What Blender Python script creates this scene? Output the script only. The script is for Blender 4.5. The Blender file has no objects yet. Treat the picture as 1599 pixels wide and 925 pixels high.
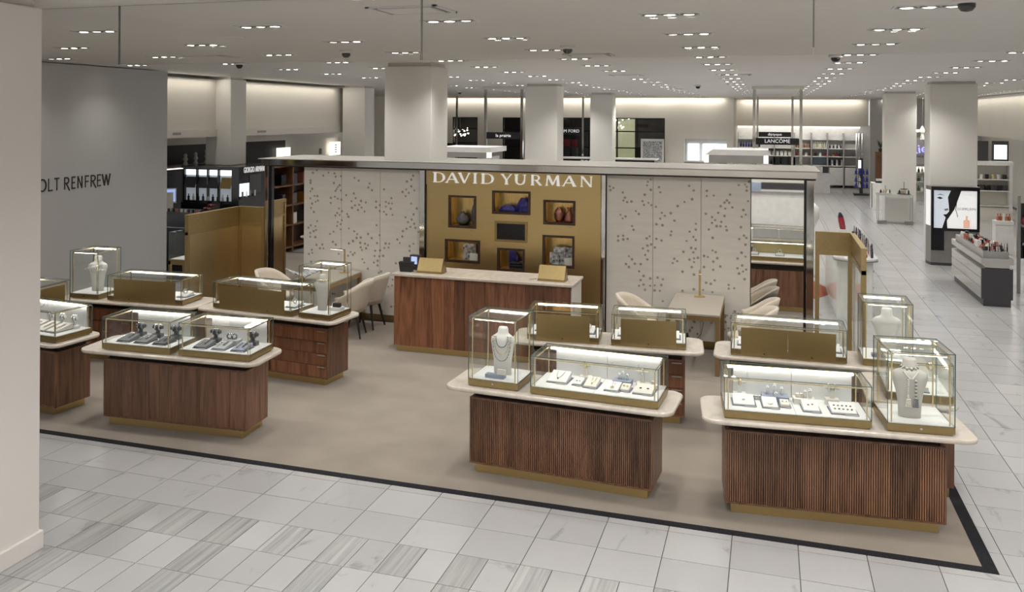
import bpy, bmesh, math, random
from mathutils import Matrix, Vector
scene = bpy.context.scene
COL = scene.collection
random.seed(7)
R = math.radians
# ------------------------------------------------------------ camera
F, TH, ROLL, HC = 1485.64, .34573, .00604, 3.125
cam = bpy.data.cameras.new('camera'); camo = bpy.data.objects.new('camera', cam); COL.objects.link(camo)
cam.sensor_width = 36; cam.lens = F / 1599 * 36
cam.shift_x = (799.5 - 665.16) / 1599; cam.shift_y = -(462.5 - 180.39) / 1599
cam.clip_start = .05; cam.clip_end = 200
_s, _c = math.sin(TH), math.cos(TH)
fw, rt, up = Vector((-_s, _c, 0)), Vector((_c, _s, 0)), Vector((0, 0, 1))
r2 = rt * math.cos(ROLL) + up * math.sin(ROLL); u2 = up * math.cos(ROLL) - rt * math.sin(ROLL)
camo.matrix_world = Matrix(((r2.x, u2.x, -fw.x, 0), (r2.y, u2.y, -fw.y, 0), (r2.z, u2.z, -fw.z, HC), (0, 0, 0, 1)))
scene.camera = camo
# ------------------------------------------------------------ world, exposure
w = bpy.data.worlds.new('world'); scene.world = w; w.use_nodes = True
w.node_tree.nodes['Background'].inputs[0].default_value = (1, .985, .965, 1)
w.node_tree.nodes['Background'].inputs[1].default_value = 1.0
vs = scene.view_settings
vs.view_transform = 'Standard'; vs.look = 'None'; vs.gamma = 1; vs.use_curve_mapping = False; vs.exposure = -0.18
cy = scene.cycles
cy.use_denoising = True; cy.max_bounces = 8; cy.diffuse_bounces = 4; cy.glossy_bounces = 4
cy.transparent_max_bounces = 40; cy.transmission_bounces = 6
cy.sample_clamp_indirect = 4; cy.caustics_reflective = False; cy.caustics_refractive = False
ZC = 3.93                                  # ceiling height
TILE = .4572; TX0, TY0 = -2.9815, 7.831    # floor tile grid
SPOT_W = 84.0; COVE = 4.2; LED = 10.0       # lamp strengths
# grid of ceiling fixtures (6 ft module)
GX = [1.08 - 1.81 * i for i in range(-3, 7)]
GY = [5.8 + 1.83 * j for j in range(-11, 22)]  # rows behind the camera and in the far recess added for their light
def area(name, loc, sx, sy, watts, rot=(0, 0, 0), col=(1, .93, .82)):
    l = bpy.data.lights.new(name, 'AREA'); l.shape = 'RECTANGLE'; l.size = sx; l.size_y = sy; l.energy = watts; l.color = col
    o = bpy.data.objects.new(name, l); o.location = loc; o.rotation_euler = rot; COL.objects.link(o); return o
# cove lights washing the upper walls
area('cove_lamp', (-11.05, 16.4, 3.90), .12, 2.4, COVE * 2.4, (0, R(-18), 0))
area('cove_lamp', (-11.05, 21.2, 3.90), .12, 5.0, COVE * 5, (0, R(-18), 0))
area('cove_lamp', (-8.2, 40.82, 3.90), 13.0, .12, COVE * 13, (R(18), 0, 0))
area('cove_lamp', (1.3, 44.8, 3.90), 5.0, .12, COVE * 5, (R(18), 0, 0))
area('cove_lamp', (1.3, 45.5, 2.72), 5.0, .3, 40, (R(25), 0, 0), (1, .97, .92))
area('cove_lamp', (7.05, 33.0, 3.90), .12, 18.0, COVE * 18, (0, R(18), 0))
# ------------------------------------------------------------ materials
MATS = {}
def nodes(name):
    m = bpy.data.materials.new(name); m.use_nodes = True; MATS[name] = m
    nt = m.node_tree; return m, nt, nt.nodes['Principled BSDF']
def N(nt, t, **k):
    n = nt.nodes.new(t)
    for a, b in k.items():
        if a in n.inputs.keys(): n.inputs[a].default_value = b
        else: setattr(n, a, b)
    return n
def ramp(nt, pts):
    r = nt.nodes.new('ShaderNodeValToRGB'); e = r.color_ramp.elements
    while len(e) < len(pts): e.new(.5)
    for i, (p, c) in enumerate(pts): e[i].position = p; e[i].color = (*c, 1)
    return r
def mk(name, col, rough=.5, metal=0., noise=(6, .06), bump=0., bscale=200, spec=.5, emit=None, es=0, stretch=None, coat=0., sheen=0.):
    m, nt, b = nodes(name)
    tc = N(nt, 'ShaderNodeTexCoord'); mp = N(nt, 'ShaderNodeMapping'); nt.links.new(tc.outputs['Object'], mp.inputs[0])
    if stretch: mp.inputs['Scale'].default_value = stretch
    nz = N(nt, 'ShaderNodeTexNoise', Scale=noise[0], Detail=3.); nt.links.new(mp.outputs[0], nz.inputs[0])
    k = noise[1]
    rp = ramp(nt, [(.3, tuple(max(0, c * (1 - k)) for c in col)), (.7, tuple(min(1, c * (1 + k)) for c in col))])
    nt.links.new(nz.outputs['Fac'], rp.inputs[0]); nt.links.new(rp.outputs[0], b.inputs['Base Color'])
    b.inputs['Roughness'].default_value = rough; b.inputs['Metallic'].default_value = metal
    b.inputs['Specular IOR Level'].default_value = spec; b.inputs['Coat Weight'].default_value = coat
    if sheen: b.inputs['Sheen Weight'].default_value = sheen
    if emit: b.inputs['Emission Color'].default_value = (*emit, 1); b.inputs['Emission Strength'].default_value = es
    if bump:
        n2 = N(nt, 'ShaderNodeTexNoise', Scale=bscale, Detail=2.); nt.links.new(mp.outputs[0], n2.inputs[0])
        bp = N(nt, 'ShaderNodeBump', Strength=bump, Distance=.002); nt.links.new(n2.outputs['Fac'], bp.inputs['Height']); nt.links.new(bp.outputs[0], b.inputs['Normal'])
    return m
def glassmat(name, tint, tintfac, refl=.06, rough=0.):
    # thin architectural glass: clear transmission with a Fresnel reflection
    m = bpy.data.materials.new(name); m.use_nodes = True; MATS[name] = m; nt = m.node_tree
    for n in list(nt.nodes): nt.nodes.remove(n)
    out = N(nt, 'ShaderNodeOutputMaterial'); mix = N(nt, 'ShaderNodeMixShader')
    tr = N(nt, 'ShaderNodeBsdfTransparent'); tr.inputs[0].default_value = (*[1 - tintfac * (1 - t) for t in tint], 1)
    gl = N(nt, 'ShaderNodeBsdfGlossy'); gl.inputs['Roughness'].default_value = rough; gl.inputs[0].default_value = (1, 1, 1, 1)
    lw = N(nt, 'ShaderNodeLayerWeight'); lw.inputs['Blend'].default_value = .5
    pw = N(nt, 'ShaderNodeMath', operation='POWER'); pw.inputs[1].default_value = 5.
    mu = N(nt, 'ShaderNodeMath', operation='MULTIPLY_ADD'); mu.inputs[1].default_value = .55; mu.inputs[2].default_value = refl; mu.use_clamp = True
    nt.links.new(lw.outputs['Facing'], pw.inputs[0]); nt.links.new(pw.outputs[0], mu.inputs[0]); nt.links.new(mu.outputs[0], mix.inputs[0])
    nt.links.new(tr.outputs[0], mix.inputs[1]); nt.links.new(gl.outputs[0], mix.inputs[2]); nt.links.new(mix.outputs[0], out.inputs[0])
    return m
def emis(name, col, s):
    m = mk(name, (.8, .8, .8), .5, emit=col, es=s); return m
def wood(name, c0, c1, scale=1., rough=.42, vary=.35, axis='Z'):
    m, nt, b = nodes(name)
    tc = N(nt, 'ShaderNodeTexCoord'); oi = N(nt, 'ShaderNodeObjectInfo')
    mp = N(nt, 'ShaderNodeMapping'); nt.links.new(tc.outputs['Object'], mp.inputs[0])
    mp.inputs['Scale'].default_value = {'Z': (9 * scale, 9 * scale, .7 * scale), 'X': (.7 * scale, 9 * scale, 9 * scale)}[axis]
    ad = N(nt, 'ShaderNodeVectorMath', operation='MULTIPLY_ADD'); ad.inputs[1].default_value = (1, 1, 1)
    sc = N(nt, 'ShaderNodeVectorMath', operation='SCALE'); sc.inputs[0].default_value = (13, 7, 5)
    nt.links.new(oi.outputs['Random'], sc.inputs['Scale']); nt.links.new(mp.outputs[0], ad.inputs[0]); nt.links.new(sc.outputs[0], ad.inputs[2])
    nz = N(nt, 'ShaderNodeTexNoise', Scale=1.6, Detail=6., Distortion=1.2); nt.links.new(ad.outputs[0], nz.inputs[0])
    n2 = N(nt, 'ShaderNodeTexNoise', Scale=9., Detail=4.); nt.links.new(ad.outputs[0], n2.inputs[0])
    mx = N(nt, 'ShaderNodeMath', operation='MULTIPLY_ADD'); mx.inputs[1].default_value = .35
    nt.links.new(n2.outputs['Fac'], mx.inputs[0]); nt.links.new(nz.outputs['Fac'], mx.inputs[2])
    rp = ramp(nt, [(.45, c0), (.62, tuple((a + b_) / 2 for a, b_ in zip(c0, c1))), (.85, c1)])
    nt.links.new(mx.outputs[0], rp.inputs[0])
    hv = N(nt, 'ShaderNodeHueSaturation'); mr = N(nt, 'ShaderNodeMapRange'); mr.inputs['To Min'].default_value = 1 - vary; mr.inputs['To Max'].default_value = 1 + vary
    nt.links.new(oi.outputs['Random'], mr.inputs['Value']); nt.links.new(mr.outputs[0], hv.inputs['Value']); nt.links.new(rp.outputs[0], hv.inputs['Color'])
    nt.links.new(hv.outputs[0], b.inputs['Base Color']); b.inputs['Roughness'].default_value = rough
    return m
def stone(name, base, vein, vscale, amt, rough=.25, stripe=False, rnd=True, vary=.06):
    m, nt, b = nodes(name)
    tc = N(nt, 'ShaderNodeTexCoord'); oi = N(nt, 'ShaderNodeObjectInfo'); ge = N(nt, 'ShaderNodeNewGeometry')
    ad = N(nt, 'ShaderNodeVectorMath', operation='ADD')
    nt.links.new(ge.outputs['Position'], ad.inputs[0])
    sc = N(nt, 'ShaderNodeVectorMath', operation='SCALE'); sc.inputs[0].default_value = (31, 17, 11)
    nt.links.new(oi.outputs['Random'], sc.inputs['Scale'])
    if rnd: nt.links.new(sc.outputs[0], ad.inputs[1])
    mp = N(nt, 'ShaderNodeMapping'); nt.links.new(ad.outputs[0], mp.inputs[0])
    if stripe: mp.inputs['Rotation'].default_value = (0, 0, R(9)); mp.inputs['Scale'].default_value = (15, .38, 1)
    else: mp.inputs['Rotation'].default_value = (0, 0, R(35)); mp.inputs['Scale'].default_value = (1.6, .7, 1)
    nz = N(nt, 'ShaderNodeTexNoise', Scale=vscale, Detail=7., Roughness=.62, Distortion=.15 if stripe else .9); nt.links.new(mp.outputs[0], nz.inputs[0])
    if stripe: rp = ramp(nt, [(.36, base), (.52, tuple((a + v) / 2 for a, v in zip(base, vein))), (.66, vein)])
    else: rp = ramp(nt, [(.30, vein), (.30 + amt, base), (1., tuple(min(1, c * 1.05) for c in base))])
    nt.links.new(nz.outputs['Fac'], rp.inputs[0])
    hv = N(nt, 'ShaderNodeHueSaturation'); mr = N(nt, 'ShaderNodeMapRange'); mr.inputs['To Min'].default_value = 1 - vary; mr.inputs['To Max'].default_value = 1 + vary
    nt.links.new(oi.outputs['Random'], mr.inputs['Value']); nt.links.new(mr.outputs[0], hv.inputs['Value']); nt.links.new(rp.outputs[0], hv.inputs['Color'])
    nt.links.new(hv.outputs[0], b.inputs['Base Color']); b.inputs['Roughness'].default_value = rough
    return m
stone('tile_marble', (.425, .422, .424), (.29, .29, .30), 2.2, .09, .19, vary=.07)
stone('tile_striped', (.43, .425, .415), (.255, .26, .265), 1.6, .2, .24, stripe=True, vary=.08)
stone('beige_marble', (.64, .575, .50), (.52, .46, .40), 5., .25, .22, vary=.03)
mk('grout', (.10, .10, .105), .8)
m = mk('carpet', (.285, .245, .203), .95, noise=(2.2, .09), bump=.5, bscale=900, spec=.1, sheen=.2)
mk('carpet_border', (.022, .022, .026), .9, noise=(40, .2), bump=.4, bscale=600, spec=.1)
mk('wall_white', (.72, .69, .64), .7, noise=(1.2, .02))
mk('column_white', (.74, .72, .68), .6, noise=(1.2, .02))
mk('ceiling_white', (.70, .675, .645), .55, noise=(.6, .02))
mk('wall_grey', (.50, .49, .485), .6, noise=(.8, .02))
mk('pillar_near', (.78, .745, .715), .6, noise=(.8, .02))
mk('wall_cream', (.72, .69, .62), .65, noise=(1., .02))
wood('walnut', (.082, .038, .022), (.25, .127, .075), 1.0, .4, .22)
wood('walnut_red', (.095, .036, .018), (.28, .12, .06), 1.0, .36, .38)
wood('walnut_dark', (.028, .013, .008), (.075, .036, .022), 1.2, .4, .15)
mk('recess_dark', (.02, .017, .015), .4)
mk('brass', (.62, .47, .225), .44, 1., noise=(30, .05), stretch=(1, 1, 30), spec=.5)
mk('brass_screen', (.50, .385, .20), .42, 1., noise=(25, .05))
mk('brass_door', (.47, .365, .175), .40, 1., noise=(25, .06), stretch=(.6, 1, 30))
mk('brass_dark', (.38, .285, .135), .36, 1., noise=(25, .05))
mk('gold_wall', (.64, .49, .235), .36, 1., noise=(14, .06), stretch=(.25, 1, 24), bump=.08, bscale=60)
mk('gold_bright', (.80, .66, .38), .25, 1.)
mk('niche_gold', (.72, .52, .22), .3, 1., noise=(12, .12), stretch=(8, 1, .2))
mk('white_pad', (.78, .77, .75), .75, noise=(60, .02), bump=.2, bscale=400)
mk('cream_pad', (.72, .69, .62), .7, noise=(60, .03), bump=.2, bscale=400)
mk('grey_pad', (.17, .17, .18), .65, noise=(60, .06), bump=.2, bscale=400)
mk('charcoal_pad', (.075, .075, .085), .6, noise=(60, .06))
mk('mid_grey_pad', (.42, .42, .43), .65, noise=(60, .04))
mk('blue_grey_pad', (.26, .29, .38), .65, noise=(60, .05))
mk('back_panel_white', (.74, .745, .74), .55, noise=(8, .03), stretch=(1, 1, .1))
mk('silver', (.82, .82, .83), .16, 1., noise=(120, .15))
mk('dark_silver', (.30, .30, .32), .22, 1., noise=(140, .4))
mk('pearl', (.82, .78, .70), .2, 0., coat=.6)
mk('gem_dark', (.02, .025, .05), .08, 0., coat=1.)
mk('chrome', (.58, .57, .555), .07, 1., noise=(2, .03))
mk('mirror', (.86, .86, .85), .015, 1., noise=(2, .005))
mk('bust_white', (.80, .78, .74), .6, noise=(30, .02))
mk('bust_grey', (.60, .57, .53), .6, noise=(30, .02))
mk('panel_flower', (.80, .77, .71), .5, noise=(3, .035), stretch=(1, 1, 6))
mk('leaf_inlay', (.36, .325, .28), .45, noise=(30, .15))
mk('cream_fabric', (.66, .585, .48), .8, noise=(40, .04), bump=.2, bscale=500, sheen=.2)
mk('leg_dark', (.02, .014, .012), .35)
mk('desk_top', (.40, .355, .30), .38, noise=(10, .06), stretch=(1, 8, 1))
mk('desk_bronze', (.36, .25, .125), .36, .8, noise=(20, .06))
mk('black_gloss', (.012, .012, .014), .15)
mk('black_matte', (.015, .015, .016), .55)
mk('charcoal', (.045, .043, .048), .4)
mk('navy', (.012, .016, .045), .35)
mk('white_gloss', (.76, .75, .72), .18)
mk('white_plain', (.78, .77, .75), .5)
mk('letter_white', (.9, .9, .9), .4, emit=(1, 1, 1), es=.4)  # slight glow added to brighten the white lettering
mk('canopy_taupe', (.36, .34, .31), .5)
mk('letter_black', (.012, .012, .012), .4)
mk('stone_grey', (.13, .13, .145), .45, noise=(25, .2))
mk('lapis', (.03, .03, .22), .35, noise=(20, .5))
mk('copper', (.42, .19, .14), .25, .7, noise=(8, .3))
mk('print_bw', (.4, .4, .4), .5, noise=(26, 1.0))
mk('orange_rug', (.30, .07, .025), .85, noise=(20, .06))
mk('brown_wood', (.17, .075, .03), .5, noise=(8, .2))
mk('green_leaf', (.05, .09, .03), .6, noise=(20, .3))
mk('red_gloss', (.28, .02, .03), .2); mk('blue_gloss', (.04, .05, .45), .2); mk('yellow_box', (.55, .48, .15), .5)
mk('pink_gloss', (.45, .16, .14), .25); mk('amber', (.30, .12, .03), .2); mk('sky_panel', (.38, .47, .60), .5)
mk('grey_metal', (.30, .295, .285), .3, .7); mk('steel_panel', (.42, .41, .40), .28, .6)
mk('acrylic', (.75, .76, .76), .1)
mk('skin_print', (.62, .66, .72), .5, emit=(.78, .87, 1.), es=.38)
mk('ink_print', (.006, .006, .007), .5)
mk('poster_white', (.75, .75, .75), .5, emit=(1, 1, 1), es=.5)
mk('grey_print', (.28, .28, .28), .5)
mk('peach_print', (.75, .45, .33), .5, emit=(1, .6, .45), es=.35)
mk('pale_panel', (.6, .65, .72), .5, emit=(.8, .9, 1.), es=.25)
emis('led', (1, .96, .88), LED)
emis('lamp_disc', (1, .95, .86), 28.)
emis('lamp_dim', (1, .95, .86), 5.)
emis('niche_led', (1, .85, .6), 5.)
emis('shop_glow', (.85, .93, 1.), 2.2)
emis('warm_glow', (1, .94, .80), 1.5)
emis('window_glow', (.42, .43, .20), .55)
emis('screen_blue', (.25, .4, .8), .9)
emis('bulb', (1, .9, .7), 18.)
emis('neon_blue', (.15, .18, 1.), 1.6)
glassmat('glass', (.985, .995, .99), 1., .022)
glassmat('glass_clear', (.97, .985, .98), 1., .025)
glassmat('bronze_glass', (.50, .36, .20), 1., .10, .03)
glassmat('smoke_glass', (.96, .96, .955), 1., .03)
m = mk('glass_edge', (.11, .17, .145), .12, noise=(3, .2)); 
M = MATS
# ------------------------------------------------------------ mesh building
class MB:
    def __init__(s): s.v, s.f, s.m = [], [], []
    def add(s, vs_, fs, m=0):
        o = len(s.v); s.v += [tuple(p) for p in vs_]; s.f += [tuple(i + o for i in f) for f in fs]; s.m += [m] * len(fs); return s
    def box(s, x0, x1, y0, y1, z0, z1, m=0, T=None, top=None):
        p = [Vector(q) for q in ((x0, y0, z0), (x1, y0, z0), (x1, y1, z0), (x0, y1, z0), (x0, y0, z1), (x1, y0, z1), (x1, y1, z1), (x0, y1, z1))]
        if T: p = [T @ q for q in p]
        return s.add(p, [(0, 3, 2, 1), (4, 5, 6, 7), (0, 1, 5, 4), (1, 2, 6, 5), (2, 3, 7, 6), (3, 0, 4, 7)], m)
    def cyl(s, p0, p1, r0, r1=None, n=12, m=0, caps=True):
        r1 = r0 if r1 is None else r1; p0, p1 = Vector(p0), Vector(p1); d = (p1 - p0).normalized()
        a = d.orthogonal().normalized(); b = d.cross(a)
        vs_ = []
        for p, r in ((p0, r0), (p1, r1)):
            vs_ += [p + (a * math.cos(2 * math.pi * i / n) + b * math.sin(2 * math.pi * i / n)) * r for i in range(n)]
        fs = [(i, (i + 1) % n, n + (i + 1) % n, n + i) for i in range(n)]
        if caps: fs += [tuple(reversed(range(n))), tuple(range(n, 2 * n))]
        return s.add(vs_, fs, m)
    def tube(s, pts, r, n=6, m=0, closed=False):
        pts = [Vector(p) for p in pts]; k = len(pts); vs_ = []; prev = None
        for i, p in enumerate(pts):
            if closed: d = pts[(i + 1) % k] - pts[i - 1]
            else: d = pts[min(i + 1, k - 1)] - pts[max(i - 1, 0)]
            d.normalize(); a = (prev - d * prev.dot(d)) if prev is not None else d.orthogonal()
            a.normalize(); prev = a; b = d.cross(a); rr = r[i] if isinstance(r, (list, tuple)) else r
            vs_ += [p + (a * math.cos(2 * math.pi * j / n) + b * math.sin(2 * math.pi * j / n)) * rr for j in range(n)]
        fs = []
        for i in range(k if closed else k - 1):
            o, q = i * n, ((i + 1) % k) * n
            fs += [(o + j, o + (j + 1) % n, q + (j + 1) % n, q + j) for j in range(n)]
        if not closed: fs += [tuple(reversed(range(n))), tuple(range((k - 1) * n, k * n))]
        return s.add(vs_, fs, m)
    def loft(s, rings, m=0, cap=True):
        n = len(rings[0]); vs_ = [p for r in rings for p in r]; fs = []
        for i in range(len(rings) - 1):
            o, q = i * n, (i + 1) * n
            fs += [(o + j, o + (j + 1) % n, q + (j + 1) % n, q + j) for j in range(n)]
        if cap: fs += [tuple(reversed(range(n))), tuple(range((len(rings) - 1) * n, len(rings) * n))]
        return s.add(vs_, fs, m)
    def lathe(s, prof, c=(0, 0, 0), n=16, m=0, sy=1.):
        return s.loft([[(c[0] + r * math.cos(2 * math.pi * j / n), c[1] + r * sy * math.sin(2 * math.pi * j / n), c[2] + z) for j in range(n)] for r, z in prof], m)
    def prism(s, poly, a0, a1, T=None, m=0):
        # 2-D outline extruded along local z from a0 to a1, then transformed
        k = len(poly); ar = sum(poly[i][0] * poly[(i + 1) % k][1] - poly[(i + 1) % k][0] * poly[i][1] for i in range(k))
        if ar < 0: poly = poly[::-1]
        vs_ = [Vector((x, y, a0)) for x, y in poly] + [Vector((x, y, a1)) for x, y in poly]
        if T: vs_ = [T @ q for q in vs_]
        return s.add(vs_, [tuple(reversed(range(k))), tuple(range(k, 2 * k))] + [(i, (i + 1) % k, k + (i + 1) % k, k + i) for i in range(k)], m)
    def sphere(s, c, r, n=8, k=6, m=0, sc=(1, 1, 1)):
        rings = []
        for i in range(1, k):
            t = math.pi * i / k
            rings.append([(c[0] + r * sc[0] * math.sin(t) * math.cos(2 * math.pi * j / n), c[1] + r * sc[1] * math.sin(t) * math.sin(2 * math.pi * j / n), c[2] - r * sc[2] * math.cos(t)) for j in range(n)])
        return s.loft(rings, m)
    def torus(s, c, R_, r, T=None, n=14, k=6, m=0, a0=0., a1=2 * math.pi):
        cl = abs(a1 - a0) > 6.28; pts = []
        for i in range(n if cl else n + 1):
            t = a0 + (a1 - a0) * i / n; p = Vector((R_ * math.cos(t), R_ * math.sin(t), 0)); pts.append((T @ p if T else p) + Vector(c))
        return s.tube(pts, r, k, m, cl)
    def mesh(s, name, mats, smooth=False):
        me = bpy.data.meshes.new(name); me.from_pydata(s.v, [], s.f)
        for mm in (mats if isinstance(mats, (list, tuple)) else [mats]): me.materials.append(M[mm] if isinstance(mm, str) else mm)
        me.polygons.foreach_set('material_index', s.m)
        if smooth: me.polygons.foreach_set('use_smooth', [True] * len(s.f))
        me.update(); return me
    def build(s, name, mats, parent=None, smooth=False, bevel=0., loc=None, rz=None):
        me = s.mesh(name, mats, smooth)
        if smooth == 'auto': me.set_sharp_from_angle(angle=R(35))
        o = bpy.data.objects.new(name, me); COL.objects.link(o)
        if parent: o.parent = parent
        if loc: o.location = loc
        if rz is not None: o.rotation_euler.z = rz
        if bevel:
            b = o.modifiers.new('bevel', 'BEVEL'); b.width = bevel; b.segments = 2; b.limit_method = 'ANGLE'
        return o
def tag(o, label, cat, group=None):
    o['label'] = label; o['category'] = cat
    if group: o['group'] = group
    return o
def thing(name, label, cat, loc=(0, 0, 0), rz=0., group=None):
    o = bpy.data.objects.new(name, None); COL.objects.link(o); o.empty_display_size = .1
    o.location = loc; o.rotation_euler.z = rz; return tag(o, label, cat, group)
def struct(o): o['kind'] = 'structure'; return o
def stuff(o): o['kind'] = 'stuff'; return o
def part(name, me, parent, loc=(0, 0, 0), rz=0.):
    o = bpy.data.objects.new(name, me); COL.objects.link(o); o.parent = parent; o.location = loc; o.rotation_euler.z = rz; return o
def item(name, me, label, cat, loc, rz=0., group=None):
    o = bpy.data.objects.new(name, me); COL.objects.link(o); o.location = loc; o.rotation_euler.z = rz; return tag(o, label, cat, group)
def B(x0, x1, y0, y1, z0, z1, m=0): return MB().box(x0, x1, y0, y1, z0, z1, m)
def rrect(x0, x1, y0, y1, r, n=6):
    out = []
    for cx_, cy_, a in ((x1 - r, y0 + r, -90), (x1 - r, y1 - r, 0), (x0 + r, y1 - r, 90), (x0 + r, y0 + r, 180)):
        out += [(cx_ + r * math.cos(R(a + 90 * i / n)), cy_ + r * math.sin(R(a + 90 * i / n))) for i in range(n + 1)]
    return out
TX = Matrix.Rotation(R(90), 4, 'X')        # prism outline (x, y) stands up as (x, z)
def text_mesh(body, size, depth, matname, align='CENTER'):
    c = bpy.data.curves.new('lettering', 'FONT'); c.body = body; c.size = size; c.extrude = depth; c.align_x = align; c.resolution_u = 2
    o = bpy.data.objects.new('lettering', c); COL.objects.link(o)
    dg = bpy.context.evaluated_depsgraph_get(); me = bpy.data.meshes.new_from_object(o.evaluated_get(dg))
    bpy.data.objects.remove(o); me.materials.clear(); me.materials.append(M[matname]); return me
# ------------------------------------------------------------ floor
floor = struct(B(-16, 9, 4.15, 50, -.06, -.008).build('floor', 'grout'))
struct(B(-16, 9, -16, 4.15, -.06, 0).build('floor_rear', 'tile_marble'))
CX1, CY0 = 1.506, 7.47           # carpet: right and front edges
tmesh = {}
def tile_mesh(wx, wy, mt):
    k = (round(wx, 3), round(wy, 3), mt)
    if k not in tmesh: tmesh[k] = B(.003, wx - .003, .003, wy - .003, -.03, 0).mesh('tile', mt)
    return tmesh[k]
cands = []
for m_ in range(0, 8):           # rows in front of the carpet, towards the camera
    y0 = TY0 - TILE * (m_ + 1); y1 = min(TY0 - TILE * m_, CY0)
    for n in range(-16, 10):
        x0 = TX0 + TILE * n
        if m_ < 3: cands.append((x0, y0, TILE, y1 - y0, 'tile_marble'))
        else:
            st = (m_ == 3) or (n % 2 == 0)
            cands.append((x0, y0, TILE / 2, TILE, 'tile_striped' if st else 'tile_marble'))
            cands.append((x0 + TILE / 2, y0, TILE / 2, TILE, 'tile_marble'))
for n in range(10, 24):          # aisle to the right
    for k in range(-8, 92):
        cands.append((TX0 + TILE * n, TY0 + TILE * k, TILE, TILE, 'tile_marble'))
for k in range(-1, 92):          # cut strip beside the carpet, then the floor behind the pavilion
    y0 = TY0 + TILE * k
    cands.append((CX1, max(y0, CY0), TX0 + TILE * 10 - CX1, min(TILE, y0 + TILE - CY0), 'tile_marble'))
for n in range(-28, 10):
    for k in range(13, 92):
        if n > -17 or k > 16: cands.append((TX0 + TILE * n, TY0 + TILE * k, min(TILE, CX1 - TX0 - TILE * n), TILE, 'tile_marble'))
def vis(t):
    x, y, a, b_, _ = t; x += a / 2; y += b_ / 2
    xr = _c * x + _s * y; d = -_s * x + _c * y
    if d < 1: return 1e6
    u, v = 665 + F * xr / d, 180 + F * HC / d
    hid = (u < 40 and v < 880) or u < -30 or u > 1625 or v > 960 or (y > 13 and x < 1.5)
    return d * d / (a * b_) * (100 if hid else 1)
cands.sort(key=vis)
rest = MB()
for i, (x, y, a, b_, mt) in enumerate(cands):
    if i < 300: part('tile', tile_mesh(a, b_, mt), floor, (x, y, 0))
    else: rest.box(x + .003, x + a - .003, y + .003, y + b_ - .003, -.03, 0)
stuff(rest.build('tile_field', 'tile_marble', floor))
# ------------------------------------------------------------ carpet
cp = thing('carpet', 'beige boutique carpet under the jewellery counters with a black border', 'carpet', (0, 0, 0))
B(-10.5, CX1 - .09, CY0 + .085, 13.29, -.008, .004).build('pile', 'carpet', cp)
MB().prism([(-10.5, CY0), (CX1, CY0), (CX1, 12.9), (CX1 - .09, 12.9), (CX1 - .09, CY0 + .085), (-10.5, CY0 + .085)], -.008, .004).build('border', 'carpet_border', cp)
# ------------------------------------------------------------ ceiling, walls, columns
struct(B(-16, 9, -16, 50, ZC, ZC + .15).build('ceiling', 'ceiling_white'))
struct(B(-10.9, -10.58, -16, 15.1, 0, ZC - .015).build('wall_left', 'wall_grey'))
o = struct(B(-11.6, -11.2, 15.1, 24.7, 2.64, ZC - .06).build('wall_left_bulkhead', 'wall_cream'))
struct(B(-11.62, -11.16, 15.1, 24.72, 2.64, 2.80).build('trim_1', 'wall_cream'))
struct(B(-12.9, -12.6, 15.1, 28, 0, 2.9).build('wall_left_shop', 'wall_white'))
struct(B(-16, -15.7, 15, 50, 0, ZC).build('wall_far_left', 'wall_white'))
struct(B(7.2, 7.5, -16, 50, 2.5, ZC - .06).build('wall_right_bulkhead', 'wall_cream'))
struct(B(8.2, 8.5, -16, 50, 0, 2.5).build('wall_right', 'wall_white'))
def holes_wall(name, x0, x1, z0, z1, y0, y1, holes, mat, parent=None):
    xs = sorted({x0, x1, *[h[0] for h in holes], *[h[1] for h in holes]}); zs = sorted({z0, z1, *[h[2] for h in holes], *[h[3] for h in holes]})
    mb = MB()
    for a, b_ in zip(xs, xs[1:]):
        run = None
        for c, d in zip(zs, zs[1:]):
            if any(h[0] < (a + b_) / 2 < h[1] and h[2] < (c + d) / 2 < h[3] for h in holes):
                if run: mb.box(a, b_, y0, y1, *run); run = None
            else: run = (run[0], d) if run else (c, d)
        if run: mb.box(a, b_, y0, y1, *run)
    return mb.build(name, mat, parent)
struct(B(-10.9, 8.5, -16.3, -16, 0, ZC).build('wall_front', 'wall_white'))
struct(B(-15.7, -3.45, 43.3, 43.5, 0, ZC).build('dark_void_backing', 'black_matte'))  # black sheet added to stand for the unlit void behind the glazing
WH = [(-13.5, -12.3, 1.2, 3.06), (-11.15, -10.2, 1.0, 3.06), (-10.1, -4.1, 1.0, 3.07), (-3.3, -1.6, .9, 2.22)]
struct(holes_wall('wall_back', -15.7, -1.35, 0, ZC, 41, 41.35, WH, 'wall_cream'))
struct(B(-1.35, 4.05, 45, 45.4, 2.76, ZC).build('wall_back_bulkhead', 'wall_cream'))
struct(B(-1.6, 4.3, 46.8, 47.1, 0, 2.8).build('wall_back_shelves', 'white_plain'))
struct(B(-1.6, -1.35, 41.36, 46.79, 0, ZC).build('wall_back_return', 'wall_cream'))
struct(B(4.05, 8.3, 44.3, 44.6, 0, ZC).build('wall_back_right', 'wall_grey'))
def column(x0, x1, y0, y1, mat, label_n, z0=0):
    o = struct(B(x0, x1, y0, y1, z0, ZC - .05).build('column_%s' % label_n, mat, bevel=.012))
    struct(B(x0 + .04, x1 - .04, y0 + .04, y1 - .04, ZC - .05, ZC).build('trim_column_%s' % label_n, 'ceiling_white'))
column(-5.77, -4.905, 4.62, 5.49, 'pillar_near', 'near')
struct(B(-5.79, -4.885, 4.60, 5.51, 0, .13).build('baseboard_near', 'pillar_near', bevel=.006))
column(-5.58, -4.81, 13.6, 14.37, 'column_white', 'pavilion')
column(-5.74, -4.93, 23.26, 24.05, 'column_white', 'middle')
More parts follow.
